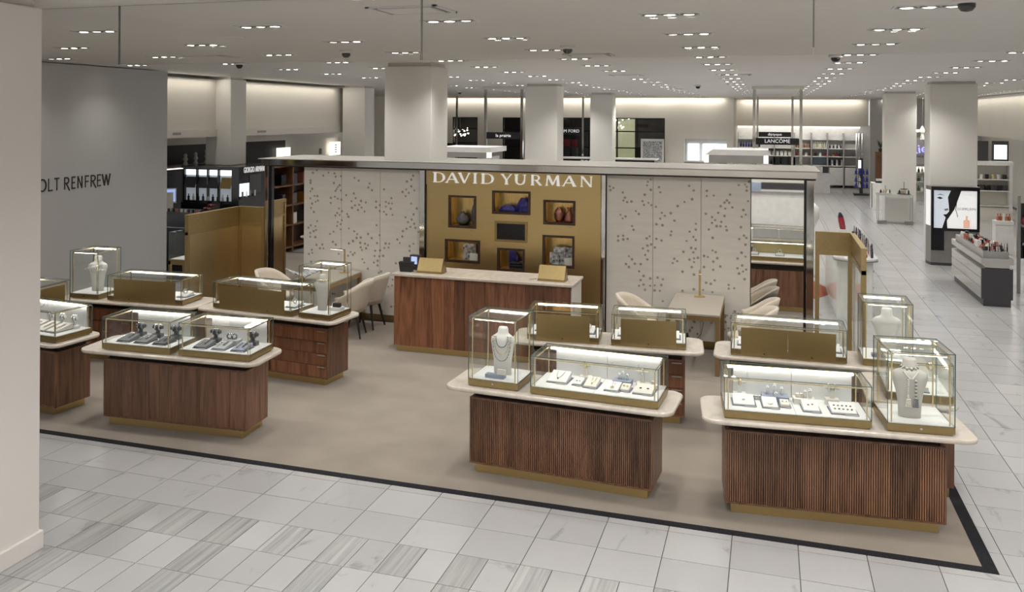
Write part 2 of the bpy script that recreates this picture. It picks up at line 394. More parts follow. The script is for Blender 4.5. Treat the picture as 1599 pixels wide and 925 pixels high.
column(-5.72, -4.98, 32.4, 33.2, 'column_white', 'far')
column(-11.45, -10.83, 17.74, 18.38, 'column_white', 'left', 2.03)
column(-11.08, -10.4, 23.95, 24.6, 'column_white', 'left_far')
column(3.31, 4.16, 31.7, 32.5, 'column_white', 'aisle_far')
column(3.30, 4.21, 23.15, 23.95, 'column_white', 'aisle')
# lettering on the grey wall
def stroke(p, q, t):
    p, q = Vector(p), Vector(q); d = (q - p).normalized(); n = Vector((-d.y, d.x)) * t / 2
    return [tuple(p - n), tuple(q - n), tuple(q + n), tuple(p + n)]
def arc(cx_, cy_, rx, ry, a0, a1, t0, t1=None, k=14):
    t1 = t0 if t1 is None else t1; o_, i_ = [], []
    for i in range(k + 1):
        a = R(a0 + (a1 - a0) * i / k); c, s = math.cos(a), math.sin(a)
        t = t0 + (t1 - t0) * abs(c)
        o_.append((cx_ + rx * c, cy_ + ry * s)); i_.append((cx_ + (rx - t) * c, cy_ + (ry - t0) * s))
    return [[o_[i], o_[i + 1], i_[i + 1], i_[i]] for i in range(k)]
def mono(ch, t):
    S = lambda *a: [stroke(*a[i], t) for i in range(len(a))]
    return {'H': S(((.05, 0), (.05, 1)), ((.85, 0), (.85, 1)), ((.05, .5), (.85, .5))),
            'O': arc(.5, .5, .5, .52, 0, 360, t, k=28), 'L': S(((.06, 0), (.06, 1)), ((.06, .04), (.9, .04))),
            'T': S(((.5, 0), (.5, 1)), ((0, .97), (1, .97))),
            'R': S(((.06, 0), (.06, 1)), ((.06, .96), (.5, .96)), ((.06, .5), (.5, .5)), ((.35, .5), (1., -.1))) + arc(.5, .73, .4, .27, -90, 90, t),
            'E': S(((.06, 0), (.06, 1)), ((.06, .96), (.9, .96)), ((.06, .5), (.8, .5)), ((.06, .04), (.9, .04))),
            'F': S(((.06, 0), (.06, 1)), ((.06, .96), (.9, .96)), ((.06, .5), (.8, .5))),
            'N': S(((.06, 0), (.06, 1)), ((.94, 0), (.94, 1)), ((.06, 1), (.94, 0))),
            'W': S(((0, 1), (.26, 0)), ((.26, 0), (.5, .95)), ((.5, .95), (.74, 0)), ((.74, 0), (1, 1)))}[ch]
ws = thing('wall_lettering', 'black HOLT RENFREW lettering on the grey wall beside the near pillar', 'sign', (-10.58, 11.5, 1.905))
TW = Matrix(((0, 0, 1, 0), (1, 0, 0, 0), (0, 1, 0, 0), (0, 0, 0, 1)))
for ch, a, b_ in [('H', 11.55, 11.71), ('O', 11.76, 11.94), ('L', 11.98, 12.08), ('T', 12.12, 12.22), ('R', 12.34, 12.46), ('E', 12.51, 12.6), ('N', 12.65, 12.76), ('F', 12.83, 12.93), ('R', 12.97, 13.1), ('E', 13.13, 13.23), ('W', 13.26, 13.46)]:
    mb = MB(); ww = b_ - a
    for k_, p in enumerate(mono(ch, .115)): mb.prism([(x * ww, y * .195) for x, y in p], 0, .012 + .0001 * (k_ % 7), TW)
    mb.build('letter', 'letter_black', ws, loc=(0, a - 11.5, 0))
# glass smoke curtain hanging from the ceiling close to the camera
sc_ = thing('smoke_curtain', 'clear glass smoke curtain hanging from the ceiling across the near opening', 'glass panel', (0, 5.9, ZC))
for a, b_ in ((-6.9, -4.565), (-4.555, -2.165), (-2.155, .235), (.245, 2.64)):
    g = B(a, b_, -.005, .005, -.44, -.002).build('pane', ['smoke_glass', 'glass_edge'], sc_)
    for i in (0, 1, 3, 5): g.data.polygons[i].material_index = 1
for x in (-4.56, -2.16, .24): B(x - .004, x + .004, -.008, .008, -.40, -.002).build('joint_strip', 'grey_metal', sc_)
# ------------------------------------------------------------ ceiling fixtures
fm = MB()
for (a, b_, c, d) in ((-.24, .24, -.1, -.085), (-.24, .24, .085, .1), (-.24, -.225, -.085, .085), (.225, .24, -.085, .085)): fm.box(a, b_, c, d, -.008, 0)
FRAME = fm.mesh('frame', 'white_plain'); TRAY = B(-.225, .225, -.085, .085, -.002, 0).mesh('tray', 'steel_panel')
def disc(mt): return MB().cyl((0, 0, -.012), (0, 0, -.003), .034, .05, 12).mesh('lamp', mt)
DB, DD = disc('lamp_disc'), disc('lamp_dim')
RING = MB().torus((0, 0, -.006), .058, .008, n=14, k=5).mesh('ring', 'grey_metal')
for j, y in enumerate(GY):
    for i, x in enumerate(GX):
        if x < -9 and y > 14: continue
        if any(a - .3 < x < b_ + .3 and c - .2 < y < d + .2 for a, b_, c, d in ((-5.58, -4.81, 13.6, 14.37), (-5.74, -4.93, 23.2, 24.1), (-5.7, -5, 32.4, 33.2), (3.3, 4.2, 23.1, 24), (3.3, 4.2, 31.7, 32.5), (-5.8, -4.9, 4.6, 5.5))): x += .6
        if x < -4.2 and 3 < y < 5.9: continue
        if y < 4 and (i + j) % 2: continue
        zone = 'on the camera side of the glass smoke curtain' if y < 5.9 else 'above the right tiled aisle' if x > 1.6 else 'above the tiles and jewellery counters' if y < 13.3 else 'beyond the display wall, left of its column' if x < -5 else 'beyond the display wall, right of its column'
        t = thing('downlight', 'recessed three-lamp ceiling downlight ' + zone, 'ceiling light', (x, y, ZC), random.choice((0, 0, R(4), R(-4))), 'downlights ' + zone)
        part('frame', FRAME, t); part('tray', TRAY, t, (0, 0, -.0005))
        on = random.sample(range(3), 2)
        for k in range(3):
            l_ = part('lamp', DB if k in on else DD, t, (-.145 + .145 * k, 0, 0)); part('ring', RING, l_)
        if x < 6.2 and y < 39.6 and (4 < y < 19 or (i + j) % 2 == 0):
            sp = bpy.data.lights.new('downlight_beam', 'SPOT'); sp.energy = SPOT_W * (2.2 if y < 4 else 1 if y < 19 else 2) * (.45 if x < -9 else 1); sp.spot_size = R(160 if y < 4 else 132); sp.spot_blend = 1.0; sp.shadow_soft_size = .045; sp.color = (1, .975, .935)  # unseen rear spots stronger and wider to brighten fronts facing the camera
            so = bpy.data.objects.new('downlight_beam', sp); so.location = (x, y, ZC - .05); COL.objects.link(so)
DOME = MB().lathe([(.085, 0), (.085, -.03), (.06, -.035)], n=18).mesh('mount', 'white_plain', True)
BALL = MB().lathe([(.055, -.035), (.054, -.06), (.035, -.085), (.005, -.092)], n=16).mesh('dome', 'black_gloss', True)
for k, (x, y, w_) in enumerate([(-4.97, 10.84, 'ahead of the pavilion column'), (-2.17, 10.8, 'above the reception counter'), (-1.68, 24.84, 'in the far middle of the ceiling'), (.8, 13.22, 'above the right end of the pavilion'), (1.24, 7.2, 'at the upper right nearest the camera'), (-7.77, 12.97, 'above the left end of the pavilion'), (-9.69, 30.2, 'far behind the pavilion column')]):
    t = thing('security_camera', 'small black dome security camera on the ceiling %s' % w_, 'security camera', (x, y, ZC), 0, 'dome cameras on the ceiling')
    part('mount', DOME, t); part('dome', BALL, t)
def vent(x0, x1, y0, y1, label):
    t = thing('ceiling_vent', label, 'vent', ((x0 + x1) / 2, (y0 + y1) / 2, ZC)); a, b_ = (x1 - x0) / 2, (y1 - y0) / 2
    fr = MB()
    for q in ((-a, a, -b_, -b_ + .03), (-a, a, b_ - .03, b_), (-a, -a + .03, -b_, b_), (a - .03, a, -b_, b_)): fr.box(*q, -.012, 0)
    fr.build('frame', 'ceiling_white', t); B(-a + .03, a - .03, -b_ + .03, b_ - .03, -.003, 0).build('throat', 'charcoal', t)
    B(-a + .07, a - .07, -b_ + .07, b_ - .07, -.014, -.004).build('baffle', 'ceiling_white', t)
vent(-2.83, -2.27, 6.5, 7.0, 'square ceiling air diffuser nearest the camera')
vent(-2.5, -1.9, 12.1, 12.6, 'square ceiling air diffuser above the reception counter')
vent(-7.6, -7.0, 11.2, 11.7, 'square ceiling air diffuser above the left counters')
vent(-.9, -.3, 18.6, 19.1, 'square ceiling air diffuser beyond the right half of the pavilion')
vent(-2.9, -2.3, 18.4, 18.9, 'square ceiling air diffuser beyond the gold wall')
SPK = MB().cyl((0, 0, -.006), (0, 0, 0), .16, .165, 24).mesh('ceiling_speaker', 'ceiling_white')
for x, y, w_ in ((.35, 7.75, 'nearest the camera at upper right'), (.25, 10.4, 'farther back at upper right'), (-5.35, 8.7, 'over the front left counter'), (-3.55, 9.0, 'over the middle of the carpet')):
    item('ceiling_speaker', SPK, 'flat round ceiling speaker %s' % w_, 'speaker', (x, y, ZC), 0, 'round ceiling speakers')
FLR='''-208,215 -203,213 -207,210 -152,226 -156,223 -157,218 -152,212 -141,216 -139,209 -190,207 -187,200 -189,196 -184,194 -178,195 -160,205 -163,196 -161,191 -155,194 -151,191 -145,189 -101,219 -95,213 -97,201 -107,197 -116,191 -172,182 -168,178 -193,176 -186,174 -190,171 -137,181 -133,177 -125,181 -139,173 -120,171 -144,165 -136,164 -177,161 -175,156 -124,156 -125,151 -92,168 -92,160 -100,157 -95,150 -92,146 -104,144 -196,146 -196,140 -189,147 -189,142 -183,143 -153,148 -157,145 -144,145 -137,143 -156,135 -151,137 -162,131 -155,128 -146,133 -159,122 -156,116 -108,129 -98,135 -92,134 -95,129 -120,119 -116,116 -122,113 -100,119 -94,121 -89,122 -94,116 -181,119 -177,115 -185,108 -181,104 -173,109 -165,109 -97,109 -109,102 -94,99 -167,99 -161,93 -165,87 -152,90 -142,92 -135,90 -167,79 -161,81 -152,80 -146,81 -137,82 -146,74 -139,74 -159,74 -94,79 -109,76 -78,213 -78,206 -69,207 -37,222 -29,223 -27,220 -27,215 -24,227 -25,201 -48,209 -52,201 -55,198 -49,198 -45,192 -60,193 -54,190 -31,189 -28,183 -33,180 -79,182 -63,184 -71,178 -67,174 -71,170 -55,180 -59,172 -65,166 -60,166 -53,166 -52,161 -75,161 -70,150 -34,166 -30,155 -36,150 -27,152 -28,143 -70,133 -66,131 -81,125 -76,124 -64,123 -69,118 -81,110 -60,112 -69,107 -38,124 -28,127 -33,132 -32,115 -38,111 -27,110 -36,104 -31,107 -29,97 -78,89 -72,88 -67,93 -82,79 -70,77 -49,88 -49,83 -42,84'''
FLL='''-668,222 -661,226 -650,218 -672,210 -672,206 -641,223 -631,222 -620,218 -629,217 -632,207 -622,204 -625,201 -627,198 -629,195 -620,196 -672,193 -669,197 -665,186 -660,186 -672,182 -659,179 -663,177 -669,174 -637,184 -630,186 -625,183 -619,182 -637,176 -671,167 -666,161 -623,168 -618,164 -626,161 -622,158 -629,157 -625,147 -618,150 -626,141 -620,136 -620,144 -660,147 -671,140 -663,139 -675,136 -662,133 -666,131 -672,128 -672,122 -663,122 -638,128 -632,132 -661,110 -651,111 -655,105 -649,105 -633,116 -628,112 -669,102 -674,95 -668,97 -619,105 -623,98 -670,83 -609,160 -607,156 -606,138 -611,189 -598,192 -595,185 -602,180 -586,181 -578,179 -589,175 -596,174 -585,171 -601,170 -591,167 -580,165 -597,216 -590,212 -572,208 -574,202 -568,198 -548,200 -561,181 -555,176 -561,172 -555,167 -545,181 -540,179 -536,187 -535,179 -545,174 -537,171 -548,166 -544,162 -534,162 -501,222 -504,216 -511,213 -504,206 -512,201 -518,197 -508,196 -499,200 -513,191 -504,180 -495,173 -560,145 -597,134 -592,130 -593,124 -586,125 -574,131 -568,125 -555,130 -606,115 -599,119 -587,117 -579,116 -574,114 -586,110 -577,109 -584,106 -603,102 -596,101 -599,98 -607,96 -583,92 -580,87 -559,118 -545,118 -539,118 -540,112 -547,111 -562,106 -554,107 -563,98 -555,98 -549,99 -513,159 -503,156 -500,164 -509,152 -499,150 -505,145 -511,142 -517,138 -497,144 -489,145 -492,138 -518,130 -526,125 -522,120 -506,116 -506,109 -500,120 -564,88 -558,91 -558,84 -528,89 -574,78'''
# ------------------------------------------------------------ boutique back wall (pavilion)
PY = 13.36; PZ = 2.31
pv = thing('display_wall', 'boutique back wall with flower panels, brushed gold centre, mirrors and chrome posts', 'display wall', (0, PY, 0))
NICHE = [(-4.45, -4.02, 1.47, 1.95), (-3.78, -3.21, 1.70, 2.04), (-3.02, -2.56, 1.58, 1.93), (-4.5, -3.96, .96, 1.30), (-3.7, -3.29, .87, 1.21), (-3.03, -2.57, .97, 1.43)]
SCR = (-3.74, -3.25, 1.30, 1.60)
holes_wall('gold_panel', -4.79, -2.2, .1, 2.10, 0, .03, [(a, b_, c, d) for a, b_, c, d in NICHE], 'gold_wall', pv)
B(-4.79, -2.2, -.03, .03, 2.10, PZ).build('fascia', 'gold_wall', pv)
B(-4.79, -2.2, .005, .03, 0, .1).build('skirting', 'brass_dark', pv)
B(-7.5, .56, .33, .38, 0, PZ + .1).build('rear_panel', 'wall_white', pv)
for k, (a, b_) in enumerate(((-6.83, -6.19), (-6.185, -5.545), (-5.54, -4.9), (-2.12, -1.49), (-1.485, -.855), (-.85, -.22))):
    B(a, b_, 0, .03, .1, PZ).build('flower_panel', 'panel_flower', pv)
for a, b_ in ((-6.83, -4.9), (-2.12, -.22)):
    B(a, b_, .01, .03, 0, .1).build('skirting', 'brass_dark', pv)
for a, b_, nm in ((-7.40, -6.84, 'mirror'), (-.21, .44, 'mirror')):
    B(a, b_, .03, .04, .02, PZ).build(nm, 'mirror', pv)
for x0, x1, mt in ((-7.5, -7.44, 'chrome'), (-4.89, -4.81, 'chrome'), (-2.19, -2.13, 'chrome'), (.47, .56, 'chrome')):
    B(x0, x1, -.05, .30, 0, PZ + .0).build('post', mt, pv, bevel=.004)
for x0, x1 in ((-7.44, -7.40), (-4.81, -4.79), (-2.2, -2.19), (.44, .47)): B(x0, x1, -.012, .04, 0, PZ).build('post_reveal', 'black_gloss', pv)
B(-7.52, .58, -.07, .38, PZ, PZ + .02).build('beam_reveal', 'recess_dark', pv)
B(-7.54, .60, -.09, .40, PZ + .02, PZ + .11).build('beam', 'chrome', pv, bevel=.004)
B(-7.58, .63, -.13, 1.4, PZ + .11, PZ + .122).build('canopy_top', 'canopy_taupe', pv)
B(-7.5, .55, 1.3, 1.38, 0, PZ + .1).build('far_panel', 'wall_white', pv)
def leaves(s, name):
    mb = MB()
    for t in s.split():
        x, z = [int(q) / 100 for q in t.split(',')]; r = random.uniform(.019, .027); a0 = random.uniform(0, 6.28)
        pts = []
        for i in range(10):
            rr = r if i % 2 == 0 else r * .52; a = a0 + i * math.pi / 5
            pts.append((rr * math.cos(a), rr * math.sin(a)))
        mb.prism([(x + p, z + q) for p, q in pts], 0, .0025, TX)
    return stuff(mb.build(name, 'leaf_inlay', pv))
def more(s, x0, x1, zmax, n):
    out = []
    for _ in range(n):
        cx_, cz = random.uniform(x0, x1), random.uniform(.15, zmax)
        for _ in range(random.choice((2, 3, 4))): out.append('%d,%d' % (100 * min(max(cx_ + random.uniform(-.12, .12), x0), x1), 100 * (cz + random.uniform(-.1, .1))))
    return s + ' ' + ' '.join(out)
leaves(more(FLL, -6.75, -4.95, .75, 18), 'leaf_inlay'); leaves(more(FLR, -2.05, -.28, .62, 18), 'leaf_inlay')
for k, (a, b_, c, d) in enumerate(NICHE):
    n_ = MB(); e = .018; D_ = .27
    n_.box(a, b_, D_, D_ + .01, c, d); n_.box(a, b_, .03, D_, c - .01, c); n_.box(a, b_, .03, D_, d, d + .01); n_.box(a - .01, a, .03, D_, c, d); n_.box(b_, b_ + .01, .03, D_, c, d)
    nn = n_.build('niche', 'niche_gold', pv)
    f = MB(); t = .032
    f.box(a, b_, -.012, .04, d - t, d); f.box(a, b_, -.012, .04, c, c + t); f.box(a, a + t, -.012, .04, c + t, d - t); f.box(b_ - t, b_, -.012, .04, c + t, d - t)
    f.build('frame', 'walnut_dark', nn); B(a + .05, b_ - .05, .05, .065, d - .012, d - .002).build('light_strip', 'niche_led', nn)
    B(b_ - .09, b_ - .055, -.004, 0, c - .035, c - .02).build('name_tag', 'steel_panel', nn)
sc0 = MB(); a, b_, c, d = SCR
for q in ((a, b_, d - .035, d), (a, b_, c, c + .035), (a, a + .035, c + .035, d - .035), (b_ - .035, b_, c + .035, d - .035)): sc0.box(q[0], q[1], -.012, 0, q[2], q[3])
scr = sc0.build('screen_frame', 'brass_dark', pv); B(a + .035, b_ - .035, -.006, -.001, c + .035, d - .035).build('screen', 'black_gloss', scr)
# sign letters
def serif(ch):
    t, s = .17, .075
    bar = lambda x0, x1, y0, y1: [(x0, y0), (x1, y0), (x1, y1), (x0, y1)]
    sf = lambda xc, y, w_=.2: bar(xc - w_ / 2, xc + w_ / 2, y, y + .05)
    if ch == 'D': return [bar(.08, .08 + t, 0, 1), bar(0, .45, 0, .06), bar(0, .45, .94, 1)] + arc(.42, .5, .56, .5, -90, 90, .06, t)
    if ch == 'A': return [[(.02, .0), (.09, 0), (.53, 1), (.45, 1)], [(.42, 1), (.56, 1), (.97, 0), (.77, 0)], bar(.24, .72, .30, .37), sf(.06, 0, .2), sf(.87, 0, .28)]
    if ch == 'V': return [[(.03, 1), (.23, 1), (.58, 0), (.44, 0)], [(.93, 1), (.85, 1), (.46, 0), (.55, 0)], sf(.13, .95, .28), sf(.89, .95, .2)]
    if ch == 'I': return [bar(.25, .75, 0, 1), bar(0, 1, 0, .05), bar(0, 1, .95, 1)]
    if ch == 'Y': return [[(.02, 1), (.24, 1), (.56, .45), (.46, .40)], [(.98, 1), (.89, 1), (.50, .45), (.58, .42)], bar(.42, .62, 0, .48), sf(.52, 0, .34), sf(.12, .95, .28), sf(.92, .95, .2)]
    if ch == 'U': return [bar(.08, .26, .36, 1), bar(.80, .88, .36, 1), sf(.17, .95, .32), sf(.84, .95, .26)] + arc(.48, .40, .40, .41, 180, 360, .09, .15)
    if ch == 'R': return [bar(.08, .27, 0, 1), bar(.2, .5, .94, 1), bar(.2, .55, .46, .52), [(.42, .5), (.62, .5), (1.02, 0), (.80, 0)], sf(.17, 0, .32), sf(.92, 0, .2), sf(.14, .95, .2)] + arc(.48, .73, .36, .27, -90, 90, .06, .16)
    if ch == 'M': return [[(.07, 0), (.13, 0), (.2, 1), (.13, 1)], [(.13, 1), (.30, 1), (.56, .12), (.46, .06)], [(.84, 1), (.76, 1), (.46, .06), (.54, .1)], [(.76, 1), (.90, 1), (.95, 0), (.78, 0)], sf(.1, 0, .18), sf(.87, 0, .25)]
    if ch == 'N': return [bar(.10, .17, 0, 1), [(.06, 1), (.25, 1), (.92, 0), (.78, 0)], bar(.83, .90, 0, 1), sf(.13, 0, .2), sf(.87, .95, .2)]
sg = thing('boutique_sign', 'white serif DAVID YURMAN letters across the top of the gold wall', 'sign', (-4.68, PY - .03, 2.135))
for ch, a, b_ in zip('DAVIDYURMAN', (-4.68, -4.48, -4.29, -4.06, -3.94, -3.64, -3.44, -3.20, -2.99, -2.74, -2.49), (-4.49, -4.28, -4.1, -4.0, -3.74, -3.48, -3.26, -3.04, -2.77, -2.54, -2.31)):
    mb = MB(); ww = b_ - a
    for k_, p in enumerate(serif(ch)): mb.prism([(x * ww, y * .148) for x, y in p], 0, .02 + .0002 * (k_ % 5), TX)
    mb.build('letter', 'letter_white', sg, loc=(a + 4.68, 0, 0))
# niche contents
def NI(k, fx_, dy, name, mb, mt, label, cat, smooth=True):
    a, b_, c, d = NICHE[k]
    return item(name, mb.mesh(name, mt, smooth), label, cat, (a + (b_ - a) * fx_, PY + dy, c + .034))
shelf = lambda a, b_, c: B(a + .035, b_ - .035, .03, .265, c + .001, c + .032)
for k, (a, b_, c, d) in enumerate(NICHE): shelf(a, b_, c).build('niche_shelf', 'niche_gold', pv)
NI(0, .42, .13, 'vase', MB().lathe([(.04, 0), (.085, .04), (.1, .085), (.08, .13), (.03, .165), (.025, .19), (.035, .2)], n=20), 'stone_grey', 'squat dark grey round vase in the upper left niche', 'vase')
NI(0, .84, .18, 'vase', MB().lathe([(.035, 0), (.06, .1), (.06, .2), (.045, .27), (.028, .31), (.03, .37), (.038, .38)], n=20), 'stone_grey', 'tall slender grey vase at the edge of the upper left niche', 'vase')
mb = MB(); random.seed(3)
def rock(lx, ly, lz, n=9):
    rings = []
    for i in range(6):
        z = lz * i / 5; sc = [1, 1.02, .97, .85, .66, .4][i]
        rings.append([(lx * sc * math.cos(6.283 * j / n) * random.uniform(.85, 1.1), ly * sc * math.sin(6.283 * j / n) * random.uniform(.85, 1.1), z) for j in range(n)])
    return MB().loft(rings)
NI(1, .37, .12, 'stone_block', rock(.14, .06, .09), 'lapis', 'low dark blue stone slab in the upper middle niche', 'stone', False)
NI(1, .77, .16, 'stone_block', rock(.11, .07, .2), 'lapis', 'taller dark blue stone lump in the upper middle niche', 'stone', False)
NI(2, .42, .16, 'vase', MB().lathe([(.045, 0), (.07, .05), (.075, .11), (.055, .16), (.03, .19), (.03, .2)], n=20), 'copper', 'round copper pink vase with closed top in the right niche', 'vase')
NI(2, .76, .12, 'vase', MB().lathe([(.06, 0), (.078, .03), (.06, .09), (.028, .15), (.022, .18), (.05, .21)], n=20), 'copper', 'copper vase with flared lip in the right niche', 'vase')
def card(w_, h_, t=.02): return MB().box(-w_ / 2, w_ / 2, -t, 0, 0, h_)
NI(3, .62, .16, 'art_print', card(.2, .23), 'print_bw', 'black and white speckled print in the lower left niche', 'print', False)
NI(3, .80, .10, 'gift_box', card(.13, .1, .05), 'cream_pad', 'small cream box in the lower left niche', 'box', False)
NI(4, .47, .18, 'book', card(.1, .25, .04), 'lapis', 'upright dark blue book in the lower middle niche', 'book', False)
for q in range(5): NI(4, .66 + .01 * (q % 2), .15, 'book', MB().box(-.1, .1, -.09, .07, .0, .02), 'black_gloss' if q % 2 else 'charcoal', 'flat dark book number %s up in the lower middle niche pile' % ('one', 'two', 'three', 'four', 'five')[q], 'book', False).location.z += .0202 * q
NI(4, .64, .14, 'bottle', MB().lathe([(.035, 0), (.04, .03), (.02, .055), (.012, .07), (.014, .085)], n=14), 'lapis', 'small blue bottle on the dark book pile in the lower middle niche', 'bottle').location.z += .102
NI(5, .33, .10, 'art_print', card(.13, .17), 'print_bw', 'left of the black and white framed prints in the lower right niche', 'print', False)
NI(5, .48, .15, 'art_print', card(.17, .25), 'print_bw', 'middle black and white print in the lower right niche', 'print', False)
NI(5, .78, .19, 'art_print', card(.18, .24), 'print_bw', 'right black and white print in the lower right niche', 'print', False)
NI(5, .80, .10, 'gift_box', card(.12, .1, .05), 'cream_pad', 'small cream box in front of prints in the lower right niche', 'box', False)
# ------------------------------------------------------------ gold folding screens at both ends
def screen(sgn, x0, x1, yend, glass, label):
    t = thing('screen_partition', label, 'partition', (x0, PY, 0)); L = x1 - x0; lo, hi = min(0, L), max(0, L)
    for nm, (a, b_, c, d, e, f_), mt in (
        ('band', (lo + .05, hi - .03, -.012, .012, 1.40, 1.60), 'brass_screen'), ('top_rail', (lo, hi, -.03, .03, 1.60, 1.65), 'brass_screen'),
        ('mid_rail', (lo, hi, -.025, .025, 1.35, 1.40), 'brass_screen'), ('bottom_rail', (lo, hi, -.03, .03, .004, .06), 'brass_screen'),
        ('post', (lo, lo + .05, -.028, .028, .004, 1.6), 'brass_screen'), ('post', (hi - .05, hi, -.028, .028, .004, 1.6), 'brass_screen')):
        B(a, b_, c, d, e, f_).build(nm, mt, t)
    B(lo + .05, hi - .05, -.006, .006, .06, 1.35).build('pane', 'bronze_mirror' if glass == 'bronze_glass' else glass, t)
    e = yend - PY; X = L
    for nm, (a, b_, c, d, z0, z1), mt in (
        ('band', (X - .012, X + .012, e + .05, -.03, 1.40, 1.60), 'brass_screen'), ('top_rail', (X - .03, X + .03, e, -.03, 1.60, 1.65), 'brass_screen'),
        ('mid_rail', (X - .025, X + .025, e, -.03, 1.35, 1.40), 'brass_screen'), ('bottom_rail', (X - .03, X + .03, e, -.03, .004, .06), 'brass_screen'),
        ('post', (X - .028, X + .028, e, e + .05, .004, 1.6), 'brass_screen')):
        B(a, b_, c, d, z0, z1).build(nm, mt, t)
    B(X - .006, X + .006, e + .05, -.03, .06, 1.35).build('pane', 'bronze_mirror' if glass == 'bronze_glass' else glass, t)
mk('bronze_mirror', (.66, .52, .30), .28, .95, noise=(3, .05))
screen(1, .58, 1.02, 11.78, 'glass_clear', 'gold framed folding screen with clear pane at the right end of the display wall')
screen(-1, -7.52, -7.99, 11.89, 'bronze_glass', 'gold framed folding screen with bronze panes at the left end of the display wall')
# ------------------------------------------------------------ reception counter
rc = thing('reception_counter', 'long walnut reception counter with pale stone top before the gold wall', 'counter', (-4.66, 11.73, 0))
B(.04, 2.32, .03, .62, .004, .08).build('plinth', 'brass', rc); B(.012, 2.358, .02, .67, .08, 1.0).build('body', 'walnut_red', rc)
xs = [.0, .26, .50, .70, .84, .98, 1.12, 1.26, 1.55, 1.78, 1.95, 2.12, 2.36]
for a, b_ in zip(xs, xs[1:]): B(a + .0015, b_ - .0015, 0, .02, .085, .995).build('plank', 'walnut_red', rc)
B(-.005, 2.368, -.004, .68, .075, .085).build('bottom_edge', 'brass', rc)
MB().prism(rrect(-.03, 2.39, -.03, .70, .012, 3), 1.0, 1.03).build('stone_top', 'beige_marble', rc, bevel=.004)
B(2.358, 2.366, .02, .68, .085, 1.0).build('end_panel', 'wall_white', rc)
def tent(x, y, rz, label):
    t = thing('sign_stand', label, 'display stand', (x, y, 1.03), rz)
    MB().prism([(-.11, .0), (.11, 0), (.11, .03), (.012, .19), (-.012, .19), (-.11, .03)], -.17, .17, Matrix(((0, 0, 1, 0), (1, 0, 0, 0), (0, 1, 0, 0), (0, 0, 0, 1)))).build('wedge', 'brass_dark', t)
    B(-.175, .175, -.115, .115, 0, .012).build('foot', 'brass_dark', t)
tent(-4.22, 11.98, 0, 'left brushed brass wedge stand on the reception counter'); tent(-2.58, 11.98, 0, 'right brushed brass wedge stand on the reception counter')
t = thing('card_terminal', 'black card payment terminal at the left end of the reception counter', 'card terminal', (-4.56, 11.93, 1.03), R(8))
MB().prism([(-.08, 0), (.08, 0), (.1, .13), (-.1, .13)], -.05, .05, TX).build('body', 'black_matte', t); B(-.05, .05, .0, .03, .13, .19).build('display', 'charcoal', t)
t = thing('card_terminal', 'second black card terminal behind the first beside the left brass wedge', 'card terminal', (-4.50, 12.12, 1.03), R(-10))
MB().prism([(-.06, 0), (.06, 0), (.07, .2), (-.07, .2)], -.04, .04, TX).build('body', 'charcoal', t); B(-.045, .045, -.046, -.04, .08, .18).build('display', 'screen_blue', t)
for k, (x, y) in enumerate(((-2.82, 12.0), (-2.86, 11.93))): item('key_fob', B(-.02, .02, -.008, .008, 0, .006).mesh('key_fob', 'steel_panel'), 'tiny metal tab beside the right brass wedge, %s one' % ('back', 'front')[k], 'tab', (x, y, 1.03))
# ------------------------------------------------------------ consultation desks, lamps, chairs
def desk(x0, x1, y0, y1, label):
    t = thing('desk', label, 'desk', (x0, y0, 0)); w_, l = x1 - x0, y1 - y0
    MB().box(0, w_, 0, l, .715, .74).build('desk_top', 'desk_top', t, bevel=.003); B(.0, w_, 0, l, .66, .713).build('apron', 'desk_bronze', t)
    for x, y in ((0, 0), (w_ - .05, 0), (0, l - .05), (w_ - .05, l - .05)): B(x, x + .05, y, y + .05, .004, .66).build('leg', 'desk_bronze', t)
desk(-1.17, -.54, 11.95, 13.30, 'bronze consultation desk in front of the right flower panel')
desk(-6.46, -5.83, 11.95, 13.33, 'bronze consultation desk in front of the left flower panel')
def lamp(x, y, rz, label):
    t = thing('desk_lamp', label, 'lamp', (x, y, .74), rz)
    B(-.07, .07, -.05, .05, 0, .012).build('base', 'brass', t, bevel=.003)
    B(-.012, .012, -.008, .008, .012, .34).build('stem', 'brass', t); B(-.012, .012, -.26, .008, .34, .352).build('arm', 'brass', t)
    B(-.009, .009, -.25, -.04, .336, .34).build('light_bar', 'lamp_dim', t)
lamp(-.85, 13.12, R(5), 'slim brass desk lamp on the right consultation desk')
lamp(-6.02, 13.12, R(-100), 'slim brass desk lamp on the left consultation desk')
